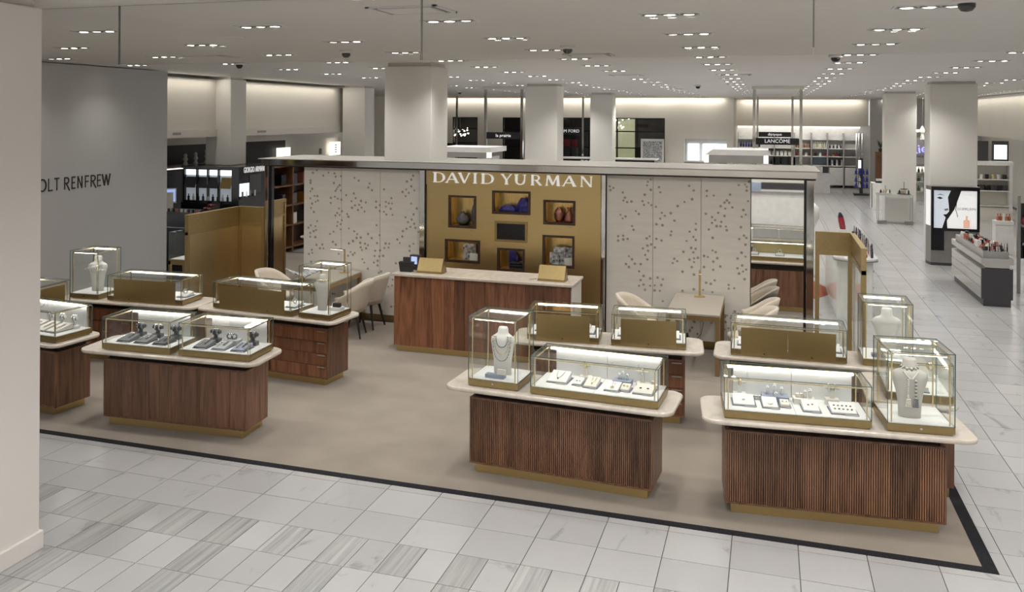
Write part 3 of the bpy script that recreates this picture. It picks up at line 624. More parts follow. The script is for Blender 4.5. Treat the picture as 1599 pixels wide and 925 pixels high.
def chair(x, y, rz, label):
    t = thing('armchair', label, 'chair', (x, y, .010), rz, 'cream tub chairs at the desks')
    # +y is the back of the chair
    n = 26; inner, outer = [], []
    def ring(z, rx, ry, yo): return [(rx * math.cos(2 * math.pi * j / n), yo + ry * math.sin(2 * math.pi * j / n), z) for j in range(n)]
    MB().loft([ring(.33, .17, .16, 0), ring(.36, .23, .22, 0), ring(.42, .255, .25, 0), ring(.45, .25, .245, 0), ring(.462, .20, .2, 0)]).build('seat', 'cream_fabric', t, True)
    k = 20; vo, vi = [], []
    rows = 7
    V_, Fc = [], []
    for s_ in (0, 1):
        for r_ in range(rows):
            f_ = r_ / (rows - 1)
            for i in range(k + 1):
                a = R(-28 + 236 * i / k); c = (math.sin(a) + .47) / 1.47; c = max(0, min(1, c))
                sm = c * c * (3 - 2 * c); top = .575 + .225 * sm; z = .37 + (top - .37) * f_
                rad = .235 + .075 * f_ ** .8 - (.042 if s_ else 0)
                V_.append((rad * math.cos(a), rad * math.sin(a) * 1.0 + .045 * f_ * max(0, math.sin(a)), z - (.0 if not s_ else -.0)))
    W_ = k + 1; off = rows * W_
    for r_ in range(rows - 1):
        for i in range(k):
            a, b_, c, d = r_ * W_ + i, r_ * W_ + i + 1, (r_ + 1) * W_ + i + 1, (r_ + 1) * W_ + i
            Fc.append((a, b_, c, d)); Fc.append((off + d, off + c, off + b_, off + a))
    for i in range(k):
        q = (rows - 1) * W_; Fc.append((q + i, q + i + 1, off + q + i + 1, off + q + i)); Fc.append((off + i, off + i + 1, i + 1, i))
    for r_ in range(rows - 1):
        Fc.append((r_ * W_, (r_ + 1) * W_, off + (r_ + 1) * W_, off + r_ * W_)); Fc.append((off + r_ * W_ + k, off + (r_ + 1) * W_ + k, (r_ + 1) * W_ + k, r_ * W_ + k))
    MB().add(V_, Fc).build('backrest', 'cream_fabric', t, True)
    for sx in (-1, 1):
        for sy in (-1, 1): MB().cyl((sx * .13, sy * .13, .36), (sx * .205, sy * .205, 0), .023, .012, 8).build('leg', 'leg_dark', t)
chair(-1.52, 12.55, R(80), 'cream tub chair on the left side of the right consultation desk')
chair(-.22, 12.32, R(-84), 'nearer cream tub chair on the right side of the right consultation desk')
chair(-.20, 12.98, R(-94), 'farther cream tub chair on the right side of the right consultation desk')
chair(-6.85, 12.55, R(80), 'cream tub chair on the left side of the left consultation desk')
chair(-5.56, 12.28, R(-78), 'nearer cream tub chair on the right side of the left consultation desk')
chair(-5.56, 12.90, R(-92), 'farther cream tub chair on the right side of the left consultation desk')
t = thing('book_stand', 'open catalogue on a slanted stand on the left consultation desk', 'book', (-6.28, 12.25, .74), R(40))
for s_ in (-1, 1):
    MB().box(0, .22 * s_ if s_ > 0 else 0, -.15, .15, 0, .012) if 0 else None
    Tm = Matrix.Translation((0, 0, .07)) @ Matrix.Rotation(R(-22 * s_), 4, 'Y')
    MB().box(min(0, .24 * s_), max(0, .24 * s_), -.16, .16, 0, .012, T=Tm).build('page', 'print_bw', t)
MB().box(-.012, .012, -.12, .12, 0, .07).build('stand', 'desk_bronze', t)
t = thing('power_cable', 'thin black lamp cable hanging under the right consultation desk', 'cable', (-.86, 13.32, 0))
MB().tube([(0, 0, .70), (.02, 0, .5), (-.03, .01, .42), (.05, 0, .36), (.02, 0, .2), (-.06, 0, .1), (-.15, 0, .16)], .004, 5).build('cord', 'black_matte', t)
B(-.21, -.15, -.01, .02, .13, .2).build('plug', 'black_matte', t)
# ------------------------------------------------------------ jewellery counters
MZ = .787                                    # stone top surface
CT = {}
def counter(key, x, y, rot, style, label, hw=.79, dep=.47, ov=.185):
    rz = R(rot); CT[key] = (x, y, rz)
    t = thing('jewellery_counter', label, 'counter', (x, y, .004), rz, 'walnut jewellery counters')
    B(-hw + .045, hw - .045, .03, dep - .03, 0, .082).build('plinth', 'brass', t)
    B(-hw, hw, 0.012, dep, .082, .655).build('body', 'walnut', t)
    fr = MB(); e = .014
    fr.box(-hw - .002, hw + .002, -.006, .012, .080, .080 + e); fr.box(-hw - .002, hw + .002, -.006, .012, .655 - e, .659)
    fr.box(-hw - .002, -hw + e, -.006, .012, .080 + e, .655 - e); fr.box(hw - e, hw + .002, -.006, .012, .080 + e, .655 - e)
    fr.build('front_frame', 'walnut', t)
    if style == 'flute':
        xs = [-hw + e, -.60, -.44, -.2, .02, .26, .40, .60, hw - e]
        for a, b_ in zip(xs, xs[1:]): B(a, b_, .008, .0125, .095, .641).build('board', 'walnut_dark', t)  # boards darkened so the grooves between flutes read as shaded lines
        w_ = (2 * hw - 2 * e) / 92; fls = [MB() for _ in xs[1:]]
        for i in range(92):
            a = -hw + e + i * w_; fl = fls[[k_ for k_ in range(len(xs) - 1) if xs[k_] <= a + w_ / 2][-1]]; fl.prism([(a + w_ * .14, .0081), (a + w_ * .24, -.003), (a + w_ * .76, -.003), (a + w_ * .86, .0081)], .095, .641)
        for fl in fls: stuff(fl.build('fluting', 'walnut_flute', t))
    elif style == 'plank':
        xs = [-hw + e] + [q for q in (-.58, -.47, -.31, -.16, -.02, .13, .29, .47, .62) if abs(q) < hw - .05] + [hw - e]
        for a, b_ in zip(xs, xs[1:]): B(a + .001, b_ - .001, -.001, .012, .095, .641).build('plank', 'walnut', t)
    else:                                    # drawers towards the camera
        for cx_, ww in ((-.395, .385), (.395, .385)):
            for q in range(4):
                z0 = .096 + q * .137
                d_ = B(cx_ - ww, cx_ + ww, -.006, .012, z0, z0 + .132).build('drawer', 'walnut_red', t)
                B(cx_ + ww - .12, cx_ + ww - .02, -.02, -.006, z0 + .112, z0 + .122).build('handle', 'steel_panel', d_)
    B(-hw + .03, hw - .03, .05, dep - .03, .655, .68).build('neck', 'recess_dark', t)  # near-black colour stands for the shadow gap under the stone top
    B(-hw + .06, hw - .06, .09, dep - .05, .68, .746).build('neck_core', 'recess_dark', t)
    for xq in (-.35, .05, .45):
        if abs(xq) < hw - .1: B(xq, xq + .04, .06, .09, .68, .746).build('spacer', 'brass_dark', t)
    if hw > .7: pl = rrect(-hw - .185, hw + .185, -.2, dep + .02, .12, 7)
    else: pl = rrect(-hw - ov, hw + ov, -.2, dep + .02, .1, 7)
    MB().prism(pl, .746, MZ - .004).build('stone_top', 'beige_marble', t, bevel=.014)
    return t
wood('walnut_flute', (.10, .046, .027), (.33, .165, .092), 1.0, .4, .3)
counter('C1', -5.485, 7.955, 3.2, 'plank', 'front left walnut counter with two low showcases of dark trays')
counter('C2', -1.66, 7.94, -3.5, 'flute', 'front middle fluted walnut counter with a tall and a low showcase')
counter('C3', .48, 7.945, 5.6, 'flute', 'front right fluted walnut counter at the carpet corner')
counter('C4', -7.676, 8.013, -6, 'plank', 'walnut counter cut off by the near left pillar')
counter('C5', -5.536, 9.976, -5.5, 'drawer', 'walnut drawer counter in front of the left consultation desk')
counter('C6', -7.5, 9.97, 3.3, 'drawer', 'walnut drawer counter beside the grey lettered wall')
counter('C7', -1.57, 9.885, 5.2, 'drawer', 'rear walnut drawer counter in front of the reception counter end')
counter('C8', .47, 9.95, .5, 'drawer', 'rear right walnut drawer counter beside the gold screen')
counter('C9', .98, 9.16, -90, 'plank', 'short walnut counter at the carpet edge behind the front right counter', .34, .47, .14)
DECK = .857
mk('board_shadow_blue', (.16, .17, .22), .65)  # dark blue shadow edge round pale pads, put into the board colour
def pane(x0, x1, y0, y1, z0, z1, p):
    g = B(x0, x1, y0, y1, z0, z1).build('glass_pane', ['glass', 'glass_edge'], p)
    d = (x1 - x0, y1 - y0, z1 - z0); thin = d.index(min(d))
    for i, ax in enumerate((2, 2, 1, 0, 1, 0)):
        if ax != thin: g.data.polygons[i].material_index = 1
    return g
CS = {}
def showcase(key, ck, cx_, cyf, w_, d_, tall, doors, label, rot=0.):
    # cx_, cyf: middle of the case front in the counter's own frame
    ox, oy, rz = CT[ck]; T = Matrix.Translation((ox, oy, 0)) @ Matrix.Rotation(rz, 4, 'Z')
    p = T @ Vector((cx_, cyf + d_ / 2, MZ)); CS[key] = (p.x, p.y, rz + R(rot), w_, d_)
    t = thing('showcase', label, 'showcase', p, rz + R(rot), 'glass showcases on the counters')
    a, b_ = w_ / 2, d_ / 2; zt = (1.385 if tall else 1.105) - MZ; z0 = .063
    B(-a + .02, a - .02, -b_ + .02, b_ - .02, 0, .013).build('foot', 'brass', t)
    base = B(-a, a, -b_, b_, .013, z0).build('base', 'brass_dark', t)
    if w_ > .9:
        B(-a + .01, -.0015, -b_ + .01, b_ - .01, z0, z0 + .006).build('deck_pad', 'white_pad', t); B(.0015, a - .01, -b_ + .01, b_ - .01, z0, z0 + .006).build('deck_pad', 'white_pad', t)
    else: B(-a + .01, a - .01, -b_ + .01, b_ - .01, z0, z0 + .006).build('deck_pad', 'white_pad', t)
    g = .006
    pane(-a, a, -b_, -b_ + g, z0, zt, t); pane(-a, a, b_ - g, b_, z0, zt, t)
    pane(-a, -a + g, -b_ + g, b_ - g, z0, zt, t); pane(a - g, a, -b_ + g, b_ - g, z0, zt, t); pane(-a, a, -b_, b_, zt, zt + g, t)
    i = .032; r = .0045; zr = zt - .02
    fx0, fx1, fy0, fy1 = -a + i, a - i, -b_ + .022, b_ - .03
    for x in (fx0, fx1):
        for y in (fy0, fy1): B(x - r, x + r, y - r, y + r, z0 + .006, zr).build('frame_post', 'gold_bright', t)
    for y in (fy0, fy1): B(fx0, fx1, y - r, y + r, zr, zr + 2 * r).build('frame_rail', 'gold_bright', t)
    for x in (fx0, fx1): B(x - r, x + r, fy0, fy1, zr, zr + 2 * r).build('frame_rail', 'gold_bright', t)
    B(fx0 + .02, fx1 - .02, fy1 - .022, fy1 - .006, zr - .010, zr + .004).build('light_strip', 'led', t)
    if tall: B(fx0 + .02, fx1 - .02, fy0 + .005, fy0 + .016, zr - .006, zr - .001).build('light_strip', 'led', t)
    lk = MB().cyl((0, -b_ - .004, .038), (0, -b_, .038), .009, n=12)
    if doors:
        k = 2 if w_ > .9 else 1; m0, m1 = -a + .095, a - .095
        for q in range(k):
            x0 = m0 + (m1 - m0) * q / k; x1 = m0 + (m1 - m0) * (q + 1) / k
            dd = B(x0 + .001, x1 - .001, -b_ - .004, -b_ - .0005, .02 , zt - .035).build('door', 'brass_door', t)
            MB().cyl(((x0 + x1) / 2, -b_ - .010, .04), ((x0 + x1) / 2, -b_ - .004, .04), .008, n=10).build('lock', 'chrome', dd)
    elif not tall:
        k = 2 if w_ > .9 else 1; m0, m1 = -a + .095, a - .06
        for q in range(k):
            x0 = m0 + (m1 - m0) * q / k; x1 = m0 + (m1 - m0) * (q + 1) / k
            B(x0 + .002, x1 - .002, b_ - .022, b_ - .014, z0 + .006, zt - .02).build('back_panel', 'back_panel_white', t)
    else: MB().cyl((0, -b_ - .004, .038), (0, -b_, .038), .009, n=12).build('lock', 'chrome', t)
    return t
showcase('1A', 'C1', -.34, -.135, .765, .50, 0, 0, 'left low showcase with three charcoal trays on the front left counter')
showcase('1B', 'C1', .515, -.135, .765, .50, 0, 0, 'right low showcase with charcoal and grey trays on the front left counter')
showcase('2T', 'C2', -.545, -.11, .45, .46, 1, 0, 'tall showcase with a white necklace bust on the front middle counter')
showcase('2L', 'C2', .325, -.13, 1.06, .49, 0, 0, 'long low showcase of white trays on the front middle counter')
showcase('3L', 'C3', -.28, -.13, 1.06, .49, 0, 0, 'long low showcase of white trays on the front right counter')
showcase('3T', 'C3', .585, -.13, .46, .52, 1, 0, 'tall showcase with a pearl tassel necklace on the front right counter')
showcase('4L', 'C4', .38, -.12, 1.06, .50, 0, 0, 'low showcase of cream trays cut off by the near left pillar')
showcase('5L', 'C5', -.18, -.13, 1.12, .49, 0, 1, 'low brass-doored showcase on the drawer counter before the left desk')
showcase('5T', 'C5', .69, -.135, .42, .48, 1, 0, 'tall showcase with a gold collar bust before the left desk')
showcase('6L', 'C6', .27, -.13, 1.06, .50, 0, 1, 'low brass-doored showcase on the counter beside the grey wall')
showcase('6T', 'C6', -.60, -.13, .42, .48, 1, 0, 'tall showcase with a white bust beside the grey wall')
showcase('7A', 'C7', -.43, -.12, .74, .49, 0, 1, 'left brass-doored low showcase on the rear counter by the reception')
showcase('7B', 'C7', .43, -.12, .74, .49, 0, 1, 'right brass-doored low showcase on the rear counter by the reception')
showcase('8L', 'C8', -.285, -.13, 1.05, .48, 0, 1, 'low brass-doored showcase on the rear right counter')
showcase('8T', 'C8', .59, -.10, .43, .48, 1, 0, 'tall showcase with a white bust seen from behind on the rear right counter')
showcase('9L', 'C9', .06, -.05, .72, .50, 0, 0, 'low showcase of cream trays behind the pearl necklace case')
showcase('4D', 'C4', .30, .0, .01, .01, 0, 0, 'x') if 0 else None
# a further low case with brass doors stands behind the half-hidden left counter
counter('C0', -8.08, 9.03, 90, 'plank', 'walnut counter end mostly hidden behind the near left pillar', .28, .47, .06)
showcase('0L', 'C0', .03, -.13, .66, .48, 0, 1, 'brass-doored showcase end showing just right of the near pillar')
# ------------------------------------------------------------ jewellery and display props
PLACE = {'1A': 'in the left dark-tray case', '1B': 'in the right dark-tray case', '2L': 'in front middle low case', '3L': 'in front right low case', '4L': 'in the case by the near pillar', '2T': 'in the front middle tall case', '3T': 'in the front right tall case', '5T': 'in the tall case before the left desk', '6T': 'in the tall case by the grey wall', '8T': 'in the rear right tall case', '9L': 'in the cream-tray case behind the pearls', '5L': 'in the brass-doored case before the left desk', '6L': 'in the brass-doored case by the grey wall', '8L': 'in the brass-doored rear right case', '7A': 'in the left rear case by the reception', '7B': 'in the right rear case by the reception', '0L': 'in the case end by the near pillar'}
def at(key, fx_, fy_, z=DECK):
    x, y, rz, w_, d_ = CS[key]; p = Matrix.Rotation(rz, 4, 'Z') @ Vector(((fx_ - .5) * w_, (fy_ - .5) * d_, 0))
    return (x + p.x, y + p.y, z), rz
ORD = {}
def which(key, kind):
    n = ORD[(key, kind)] = ORD.get((key, kind), 0) + 1
    return ('first', 'second', 'third', 'fourth', 'fifth', 'sixth', 'seventh', 'eighth')[n - 1]
def tray(key, fx_, fy_, w_, l, mt, desc, h0=.012, h1=.035, card=True):
    loc, rz = at(key, fx_, fy_)
    t = thing('display_tray', '%s %s tray from the left %s' % (which(key, 'tray'), desc, PLACE[key]), 'tray', loc, rz, 'jewellery trays ' + PLACE[key])
    B(-w_ / 2 - .008, w_ / 2 + .014, -l / 2 - .008, l / 2 + .008, 0, .006).build('board', 'charcoal_pad' if mt in ('grey_pad', 'charcoal_pad', 'blue_grey_pad') else 'board_shadow_blue', t)
    MB().prism([(-l / 2, .006), (l / 2, .006), (l / 2, h1), (-l / 2, h0 + .006)], -w_ / 2, w_ / 2, Matrix(((0, 0, 1, 0), (1, 0, 0, 0), (0, 1, 0, 0), (0, 0, 0, 1)))).build('pad', mt, t, bevel=.002)
    if card: B(.0, w_ / 2 + .005, -l / 2 - .022, -l / 2 - .006, 0, .006).build('card', 'mid_grey_pad', t)
    ang = math.atan2(h1 - h0 - .006, l); return (loc, rz, h0 + .006, ang, l)
def on_tray(tr, dx, dy):
    (x, y, z), rz, h0, ang, l = tr; p = Matrix.Rotation(rz, 4, 'Z') @ Vector((dx, dy, 0))
    return (x + p.x, y + p.y, z + h0 + (dy + l / 2) * math.tan(ang) + .0015), rz, ang
def put(tr, dx, dy, name, mb, mt, label, cat, smooth=True):
    loc, rz, ang = on_tray(tr, dx, dy); o = item(name, mb.mesh(name, mt, smooth), label, cat, loc, 0, 'fine jewellery on trays')
    o.rotation_euler = (Matrix.Rotation(rz, 3, 'Z') @ Matrix.Rotation(ang, 3, 'X')).to_euler(); return o
def chain(w_, l, pend=.006):
    mb = MB(); pts = [(-w_ / 2, l, .002), (-w_ * .42, l * .5, .002), (-w_ * .18, l * .12, .002), (0, 0, .003), (w_ * .18, l * .12, .002), (w_ * .42, l * .5, .002), (w_ / 2, l, .002)]
    mb.tube(pts, .0018, 5)
    if pend: mb.sphere((0, -pend * .6, .005), pend, 8, 5, sc=(1, 1.2, .7))
    return mb
def ring_mesh(r=.011, t=.0025): return MB().torus((0, 0, t), r, t, n=14, k=6)
def cuff(r=.027, t=.006, beads=0):
    mb = MB().torus((0, 0, r + t - .004), r, t, Matrix.Rotation(R(90), 4, 'X'), n=16, k=6)
    if beads:
        for i in range(beads):
            a = 6.283 * i / beads; mb.sphere((r * math.cos(a), 0, r + t - .004 + r * math.sin(a)), t * 1.35, 6, 4)
    return mb
def links(w_, l, n=9):
    mb = MB()
    for i in range(n): mb.torus((0, -l / 2 + l * i / (n - 1), .004), w_ / 2, .0028, Matrix.Rotation(R(25 if i % 2 else -25), 4, 'Y'), n=8, k=5)
    return mb
def tbar(key, fx_, fy_, mt, desc, h=.115, bl=.10, base=.03, jm='silver', nb=2, r=.016):
    loc, rz = at(key, fx_, fy_); o_ = which(key, 'stand')
    t = thing('bracelet_stand', '%s %s bracelet bar stand from the left %s' % (o_, desc, PLACE[key]), 'jewellery stand', loc, rz, 'bracelet stands')
    B(-.05, .05, -.035, .035, 0, base).build('block', mt, t, bevel=.002); B(-.016, .016, -.012, .012, base, h - r).build('stem', mt, t)
    MB().cyl((-bl / 2, 0, h), (bl / 2, 0, h), r, n=14).build('bar', mt, t, 'auto')
    for q in range(nb):
        dx = (q - (nb - 1) / 2) * bl * .42
        br = MB().torus((0, 0, 0), r + .008, .0085, Matrix.Rotation(R(90), 4, 'Y'), n=14, k=6)
        for i in range(9):
            a = 6.283 * i / 9; br.sphere((0, (r + .008) * math.cos(a), (r + .008) * math.sin(a)), .0115, 6, 4)
        p = Matrix.Rotation(rz, 4, 'Z') @ Vector((dx, 0, 0))
        item('bracelet', br.mesh('bracelet', jm, True), 'chunky %s bracelet, %s on the %s bar stand %s' % ('dark' if jm == 'dark_silver' else 'bright', ('left', 'right', 'far right')[q], o_, PLACE[key]), 'bracelet', (loc[0] + p.x, loc[1] + p.y, loc[2] + h), rz, 'bracelets on bar stands')
def block(key, fx_, fy_, w_, l, h, mt, desc):
    loc, rz = at(key, fx_, fy_)
    return item('riser_block', B(-w_ / 2, w_ / 2, -l / 2, l / 2, 0, h).mesh('riser_block', mt), '%s %s' % (desc, PLACE[key]), 'display block', loc, rz), loc, rz
def ring_cone(key, fx_, fy_, z, h, mt, gm, desc):
    loc, rz = at(key, fx_, fy_, z)
    t = thing('ring_stand', '%s %s' % (desc, PLACE[key]), 'ring stand', loc, rz, 'clear ring stands')
    MB().lathe([(.014, 0), (.014, h * .55), (.011, h * .9), (.004, h)], n=12).build('cone', mt, t, True)
    rg = MB().torus((0, 0, h * .75), .0135, .003, n=12, k=5).sphere((0, -.0135, h * .75), .006, 6, 4); rg.build('ring', gm, t, True)
# --- dark trays (front left counter)
for key in ('1A', '1B'):
    for q, (f_, mt) in enumerate(((.24, 'grey_pad'), (.50, 'grey_pad' if key == '1A' else 'mid_grey_pad'), (.77, 'charcoal_pad' if key == '1A' else 'blue_grey_pad'))):
        nm = {'grey_pad': 'charcoal', 'mid_grey_pad': 'pale grey', 'charcoal_pad': 'near-black', 'blue_grey_pad': 'slate blue'}[mt]
        tr = tray(key, f_, .36, .13, .20, mt, nm, .012, .045)
        for k, (dx, dy) in enumerate(((-.028, .0), (.022, .02))):
            put(tr, dx, dy, 'bracelet', links(.018, .12 - .02 * k), 'silver' if k == 0 else 'dark_silver', '%s linked bracelet lying on the %s tray %s' % (('bright silver', 'dark silver')[k], ('left', 'middle', 'right')[q], PLACE[key]), 'bracelet')
        if not (key == '1B' and q == 1): tbar(key, f_ + .03, .72, 'charcoal_pad', 'charcoal', .105, .11, .04, 'dark_silver' if q != 1 else 'silver', 2, .018)
    if key == '1B':
        bl, loc, rz = block(key, .53, .66, .16, .11, .05, 'mid_grey_pad', 'pale grey riser block behind the middle tray')
        for q in range(2):
            p = Matrix.Rotation(rz, 4, 'Z') @ Vector((-.03 + .05 * q, 0, .05)); item('bracelet', cuff(.024, .008, 9).mesh('bracelet', 'dark_silver', True), '%s beaded cuff on the pale grey block %s' % (('left', 'right')[q], PLACE[key]), 'bracelet', Vector(loc) + p, rz + R(30), 'bracelets')
# --- front middle low case
K = '2L'
tr = tray(K, .17, .55, .16, .20, 'white_pad', 'wide white', .01, .06); put(tr, 0, -.05, 'necklace', chain(.06, .13, .008), 'gem_dark', 'fine chain with dark drop pendant on the wide white tray %s' % PLACE[K], 'necklace')
tbar(K, .355, .80, 'cream_pad', 'cream', .125, .10, .03, 'gold_bright', 1, .014)
tr = tray(K, .335, .50, .07, .15, 'white_pad', 'narrow white', .01, .035)
for s_ in (-1, 1): put(tr, .012 * s_, -.02, 'earring', ring_mesh(.006, .002), 'gem_dark', '%s earring of the pair on the narrow white tray %s' % ('left' if s_ < 0 else 'right', PLACE[K]), 'earring')
tr = tray(K, .445, .48, .105, .19, 'cream_pad', 'cream', .012, .05); put(tr, .01, -.05, 'necklace', chain(.03, .12, .007), 'gold_bright', 'gold chain with square pendant on the cream tray %s' % PLACE[K], 'necklace')
bl, loc, rz = block(K, .665, .72, .15, .12, .045, 'blue_grey_pad', 'slate blue riser block right of the middle')
for q, f_ in enumerate((.635, .665, .70)): ring_cone(K, f_, .74, DECK + .045, .05 + .02 * (q == 1), 'acrylic', 'silver', '%s ring cone on the slate blue block' % ('left', 'middle', 'right')[q])
tr = tray(K, .62, .42, .11, .17, 'white_pad', 'white', .01, .04); put(tr, .0, -.04, 'necklace', chain(.02, .1, 0).torus((0, -.008, .004), .013, .003, n=14, k=5), 'gold_bright', 'gold hoop pendant on the white tray beside the slate block %s' % PLACE[K], 'necklace')
tr = tray(K, .715, .44, .07, .12, 'cream_pad', 'small cream', .014, .04)
for s_ in (-1, 1): put(tr, .014 * s_, 0, 'earring', ring_mesh(.008, .0025), 'gold_bright', '%s gold earring on the small cream tray %s' % ('left' if s_ < 0 else 'right', PLACE[K]), 'earring')
tbar(K, .815, .80, 'cream_pad', 'cream', .12, .10, .03, 'silver', 1, .014)
block(K, .90, .74, .08, .06, .03, 'cream_pad', 'small cream block at the right end'); ring_cone(K, .90, .74, DECK + .03, .03, 'cream_pad', 'gold_bright', 'low cream ring cone at the right end')
tr = tray(K, .86, .45, .15, .18, 'cream_pad', 'broad cream', .01, .045)
for s_ in (-1, 1): put(tr, .03 * s_, -.01, 'earring', ring_mesh(.007, .003), 'gem_dark', '%s dark stud on the broad cream tray %s' % ('left' if s_ < 0 else 'right', PLACE[K]), 'earring')
# --- front right low case
K = '3L'
tbar(K, .135, .82, 'white_pad', 'white', .12, .10, .03, 'gold_bright', 1, .015)
tr = tray(K, .15, .46, .16, .19, 'white_pad', 'wide white', .01, .045); put(tr, 0, -.02, 'brooch', ring_mesh(.009, .003), 'silver', 'small silver ring on the wide white tray %s' % PLACE[K], 'ring')
for q in range(4): ring_cone(K, .20 + .025 * q, .70, DECK, .035, 'white_pad', 'dark_silver', '%s small post in the row behind the wide white tray' % ('first', 'second', 'third', 'fourth')[q])
block(K, .385, .72, .20, .13, .045, 'blue_grey_pad', 'slate blue riser block left of the middle')
for q, (f_, h_) in enumerate(((.335, .07), (.385, .09), (.435, .065), (.39, .035))): ring_cone(K, f_, .74 if q < 3 else .64, DECK + .045, h_, 'acrylic', 'silver', '%s clear ring stand on the slate blue block' % ('left', 'tall middle', 'right', 'short front')[q])
tr = tray(K, .335, .42, .11, .18, 'white_pad', 'white', .01, .045); put(tr, 0, -.04, 'necklace', MB().torus((0, 0, .003), .018, .003, n=12, k=5, a0=R(200), a1=R(340)), 'gold_bright', 'gold crescent pendant on the white tray %s' % PLACE[K], 'necklace')
tr = tray(K, .44, .44, .065, .10, 'cream_pad', 'small cream', .02, .04)
for s_ in (-1, 1): put(tr, .014 * s_, 0, 'earring', ring_mesh(.005, .003), 'silver', '%s stud on the small cream tray %s' % ('left' if s_ < 0 else 'right', PLACE[K]), 'earring')
block(K, .59, .70, .16, .10, .04, 'cream_pad', 'cream riser block right of the middle seam')
for q, (f_, h_, mt) in enumerate(((.545, .035, 'white_pad'), (.575, .035, 'white_pad'), (.60, .06, 'acrylic'), (.635, .075, 'acrylic'))): ring_cone(K, f_, .72, DECK + .04, h_, mt, 'gold_bright' if q < 2 else 'silver', '%s ring stand on the cream block' % ('first', 'second', 'third', 'fourth')[q])
tr = tray(K, .615, .38, .115, .18, 'white_pad', 'white', .012, .045)
for s_ in (-1, 1): put(tr, .016 * s_, .006 * s_, 'ring', ring_mesh(.006, .003), 'amber', '%s amber stud on the third white tray %s' % ('left' if s_ < 0 else 'right', PLACE[K]), 'earring')
tbar(K, .79, .76, 'cream_pad', 'cream', .13, .11, .045, 'silver', 2, .015)
tr = tray(K, .835, .38, .18, .18, 'white_pad', 'broad white', .012, .045)
for q in range(10): put(tr, -.06 + .03 * (q % 5), -.04 + .06 * (q // 5), 'earring', ring_mesh(.005, .003), 'gem_dark' if q % 3 else 'amber', 'stud %s in the %s row on the broad white tray %s' % (('first', 'second', 'third', 'fourth', 'fifth')[q % 5], ('front', 'back')[q // 5], PLACE[K]), 'earring')
# --- case by the near pillar, cream trays
K = '4L'
for q, f_ in enumerate((.50, .66, .82)):
    tr = tray(K, f_, .46, .13, .24, 'cream_pad', 'cream', .012, .06, False); put(tr, .02, 0, 'bracelet', links(.02, .13), 'silver', '%s silver bracelet lying on a cream tray %s' % (('left', 'middle', 'right')[q], PLACE[K]), 'bracelet')
    tbar(K, f_ + .05, .76, 'white_pad', 'white', .11, .085, .03, 'silver', 2, .017)
# --- cream trays seen through the pearl case
K = '9L'
for q, f_ in enumerate((.25, .55, .82)):
    tr = tray(K, f_, .45, .14, .2, 'cream_pad', 'cream', .012, .045, False); put(tr, 0, 0, 'bracelet', links(.02, .12), 'gold_bright', '%s gold bracelet on a cream tray %s' % (('nearest', 'middle', 'farthest')[2 - q], PLACE[K]), 'bracelet')
tbar(K, .3, .8, 'cream_pad', 'cream', .12, .09, .03, 'gold_bright', 2, .015)
for K in ('5L', '6L', '8L', '7A', '7B', '0L'):
    for q, f_ in enumerate((.12, .5, .9) if CS[K][3] > .9 else (.17, .5, .83)):
        tr = tray(K, f_, .5, .12, .2, 'white_pad', 'white', .012, .05, False); put(tr, 0, 0, 'bracelet', cuff(.026, .006, 10), 'silver', '%s silver cuff on a white tray %s' % (('left', 'middle', 'right')[q], PLACE[K]), 'bracelet')
# --- necklace busts
def bust(key, fx_, fy_, rz_add, mt, prof, label, z=DECK):
    loc, rz = at(key, fx_, fy_, z)
    t = thing('necklace_bust', label, 'bust', loc, rz + R(rz_add))
    rings = []
    n = 20
    for z_, hw, hd, yo in prof:
        rings.append([(hw * math.copysign(abs(math.cos(2 * math.pi * j / n)) ** .8, math.cos(2 * math.pi * j / n)), yo + hd * math.sin(2 * math.pi * j / n), z_) for j in range(n)])
    MB().loft(rings).build('form', mt, t, True); return t, loc, rz + R(rz_add)
SLIM = [(0, .078, .036, 0), (.12, .080, .036, 0), (.22, .096, .042, 0), (.29, .106, .047, 0), (.325, .100, .042, .0), (.345, .068, .036, .006), (.36, .048, .034, .010), (.395, .045, .034, .012), (.412, .036, .026, .012)]
WIDE = [(0, .078, .04, 0), (.10, .082, .04, 0), (.20, .098, .045, 0), (.29, .125, .055, 0), (.33, .125, .055, .0), (.35, .10, .048, .004), (.365, .062, .04, .010), (.385, .05, .038, .012), (.43, .05, .038, .012), (.445, .04, .03, .012)]
def drape(R0, drop, zt, yf, n=18, r=.003, beads=True):
    mb = MB(); pts = []
    for i in range(n + 1):
        u = -1 + 2 * i / n; x = R0 * math.sin(u * math.pi / 2) ; z = zt - drop * (1 - abs(u) ** 2.2); pts.append((x, yf - .012 * (1 - u * u), z))
    mb.tube(pts, .0017, 5)
    if beads:
        for p in pts: mb.sphere(p, r, 6, 4)
    return mb
t, loc, rz = bust('2T', .52, .52, 6, 'bust_white', SLIM, 'slim white necklace bust with three chains in the front middle tall case', DECK)
for q, (r0, dr) in enumerate(((.052, .09), (.066, .15), (.08, .21))):
    item('necklace', drape(r0, dr, .335, -.043, r=.0055).mesh('necklace', 'dark_silver' if q != 1 else 'gold_bright', True), '%s strand draped over the slim white bust' % ('short', 'middle', 'long')[q], 'necklace', loc, rz)
block('2T', .48, .22, .17, .07, .03, 'blue_grey_pad', 'slate blue plinth at the foot of the white bust')
item('card', B(-.04, .04, -.01, .012, 0, .045).mesh('card', 'cream_pad'), 'small beige card on the slate plinth of the white bust', 'card', at('2T', .60, .22, DECK + .03)[0], CS['2T'][2])
t, loc, rz = bust('3T', .42, .36, -4, 'bust_grey', WIDE, 'broad greige bust wearing a pearl tassel necklace in the front right tall case')
mb = MB()
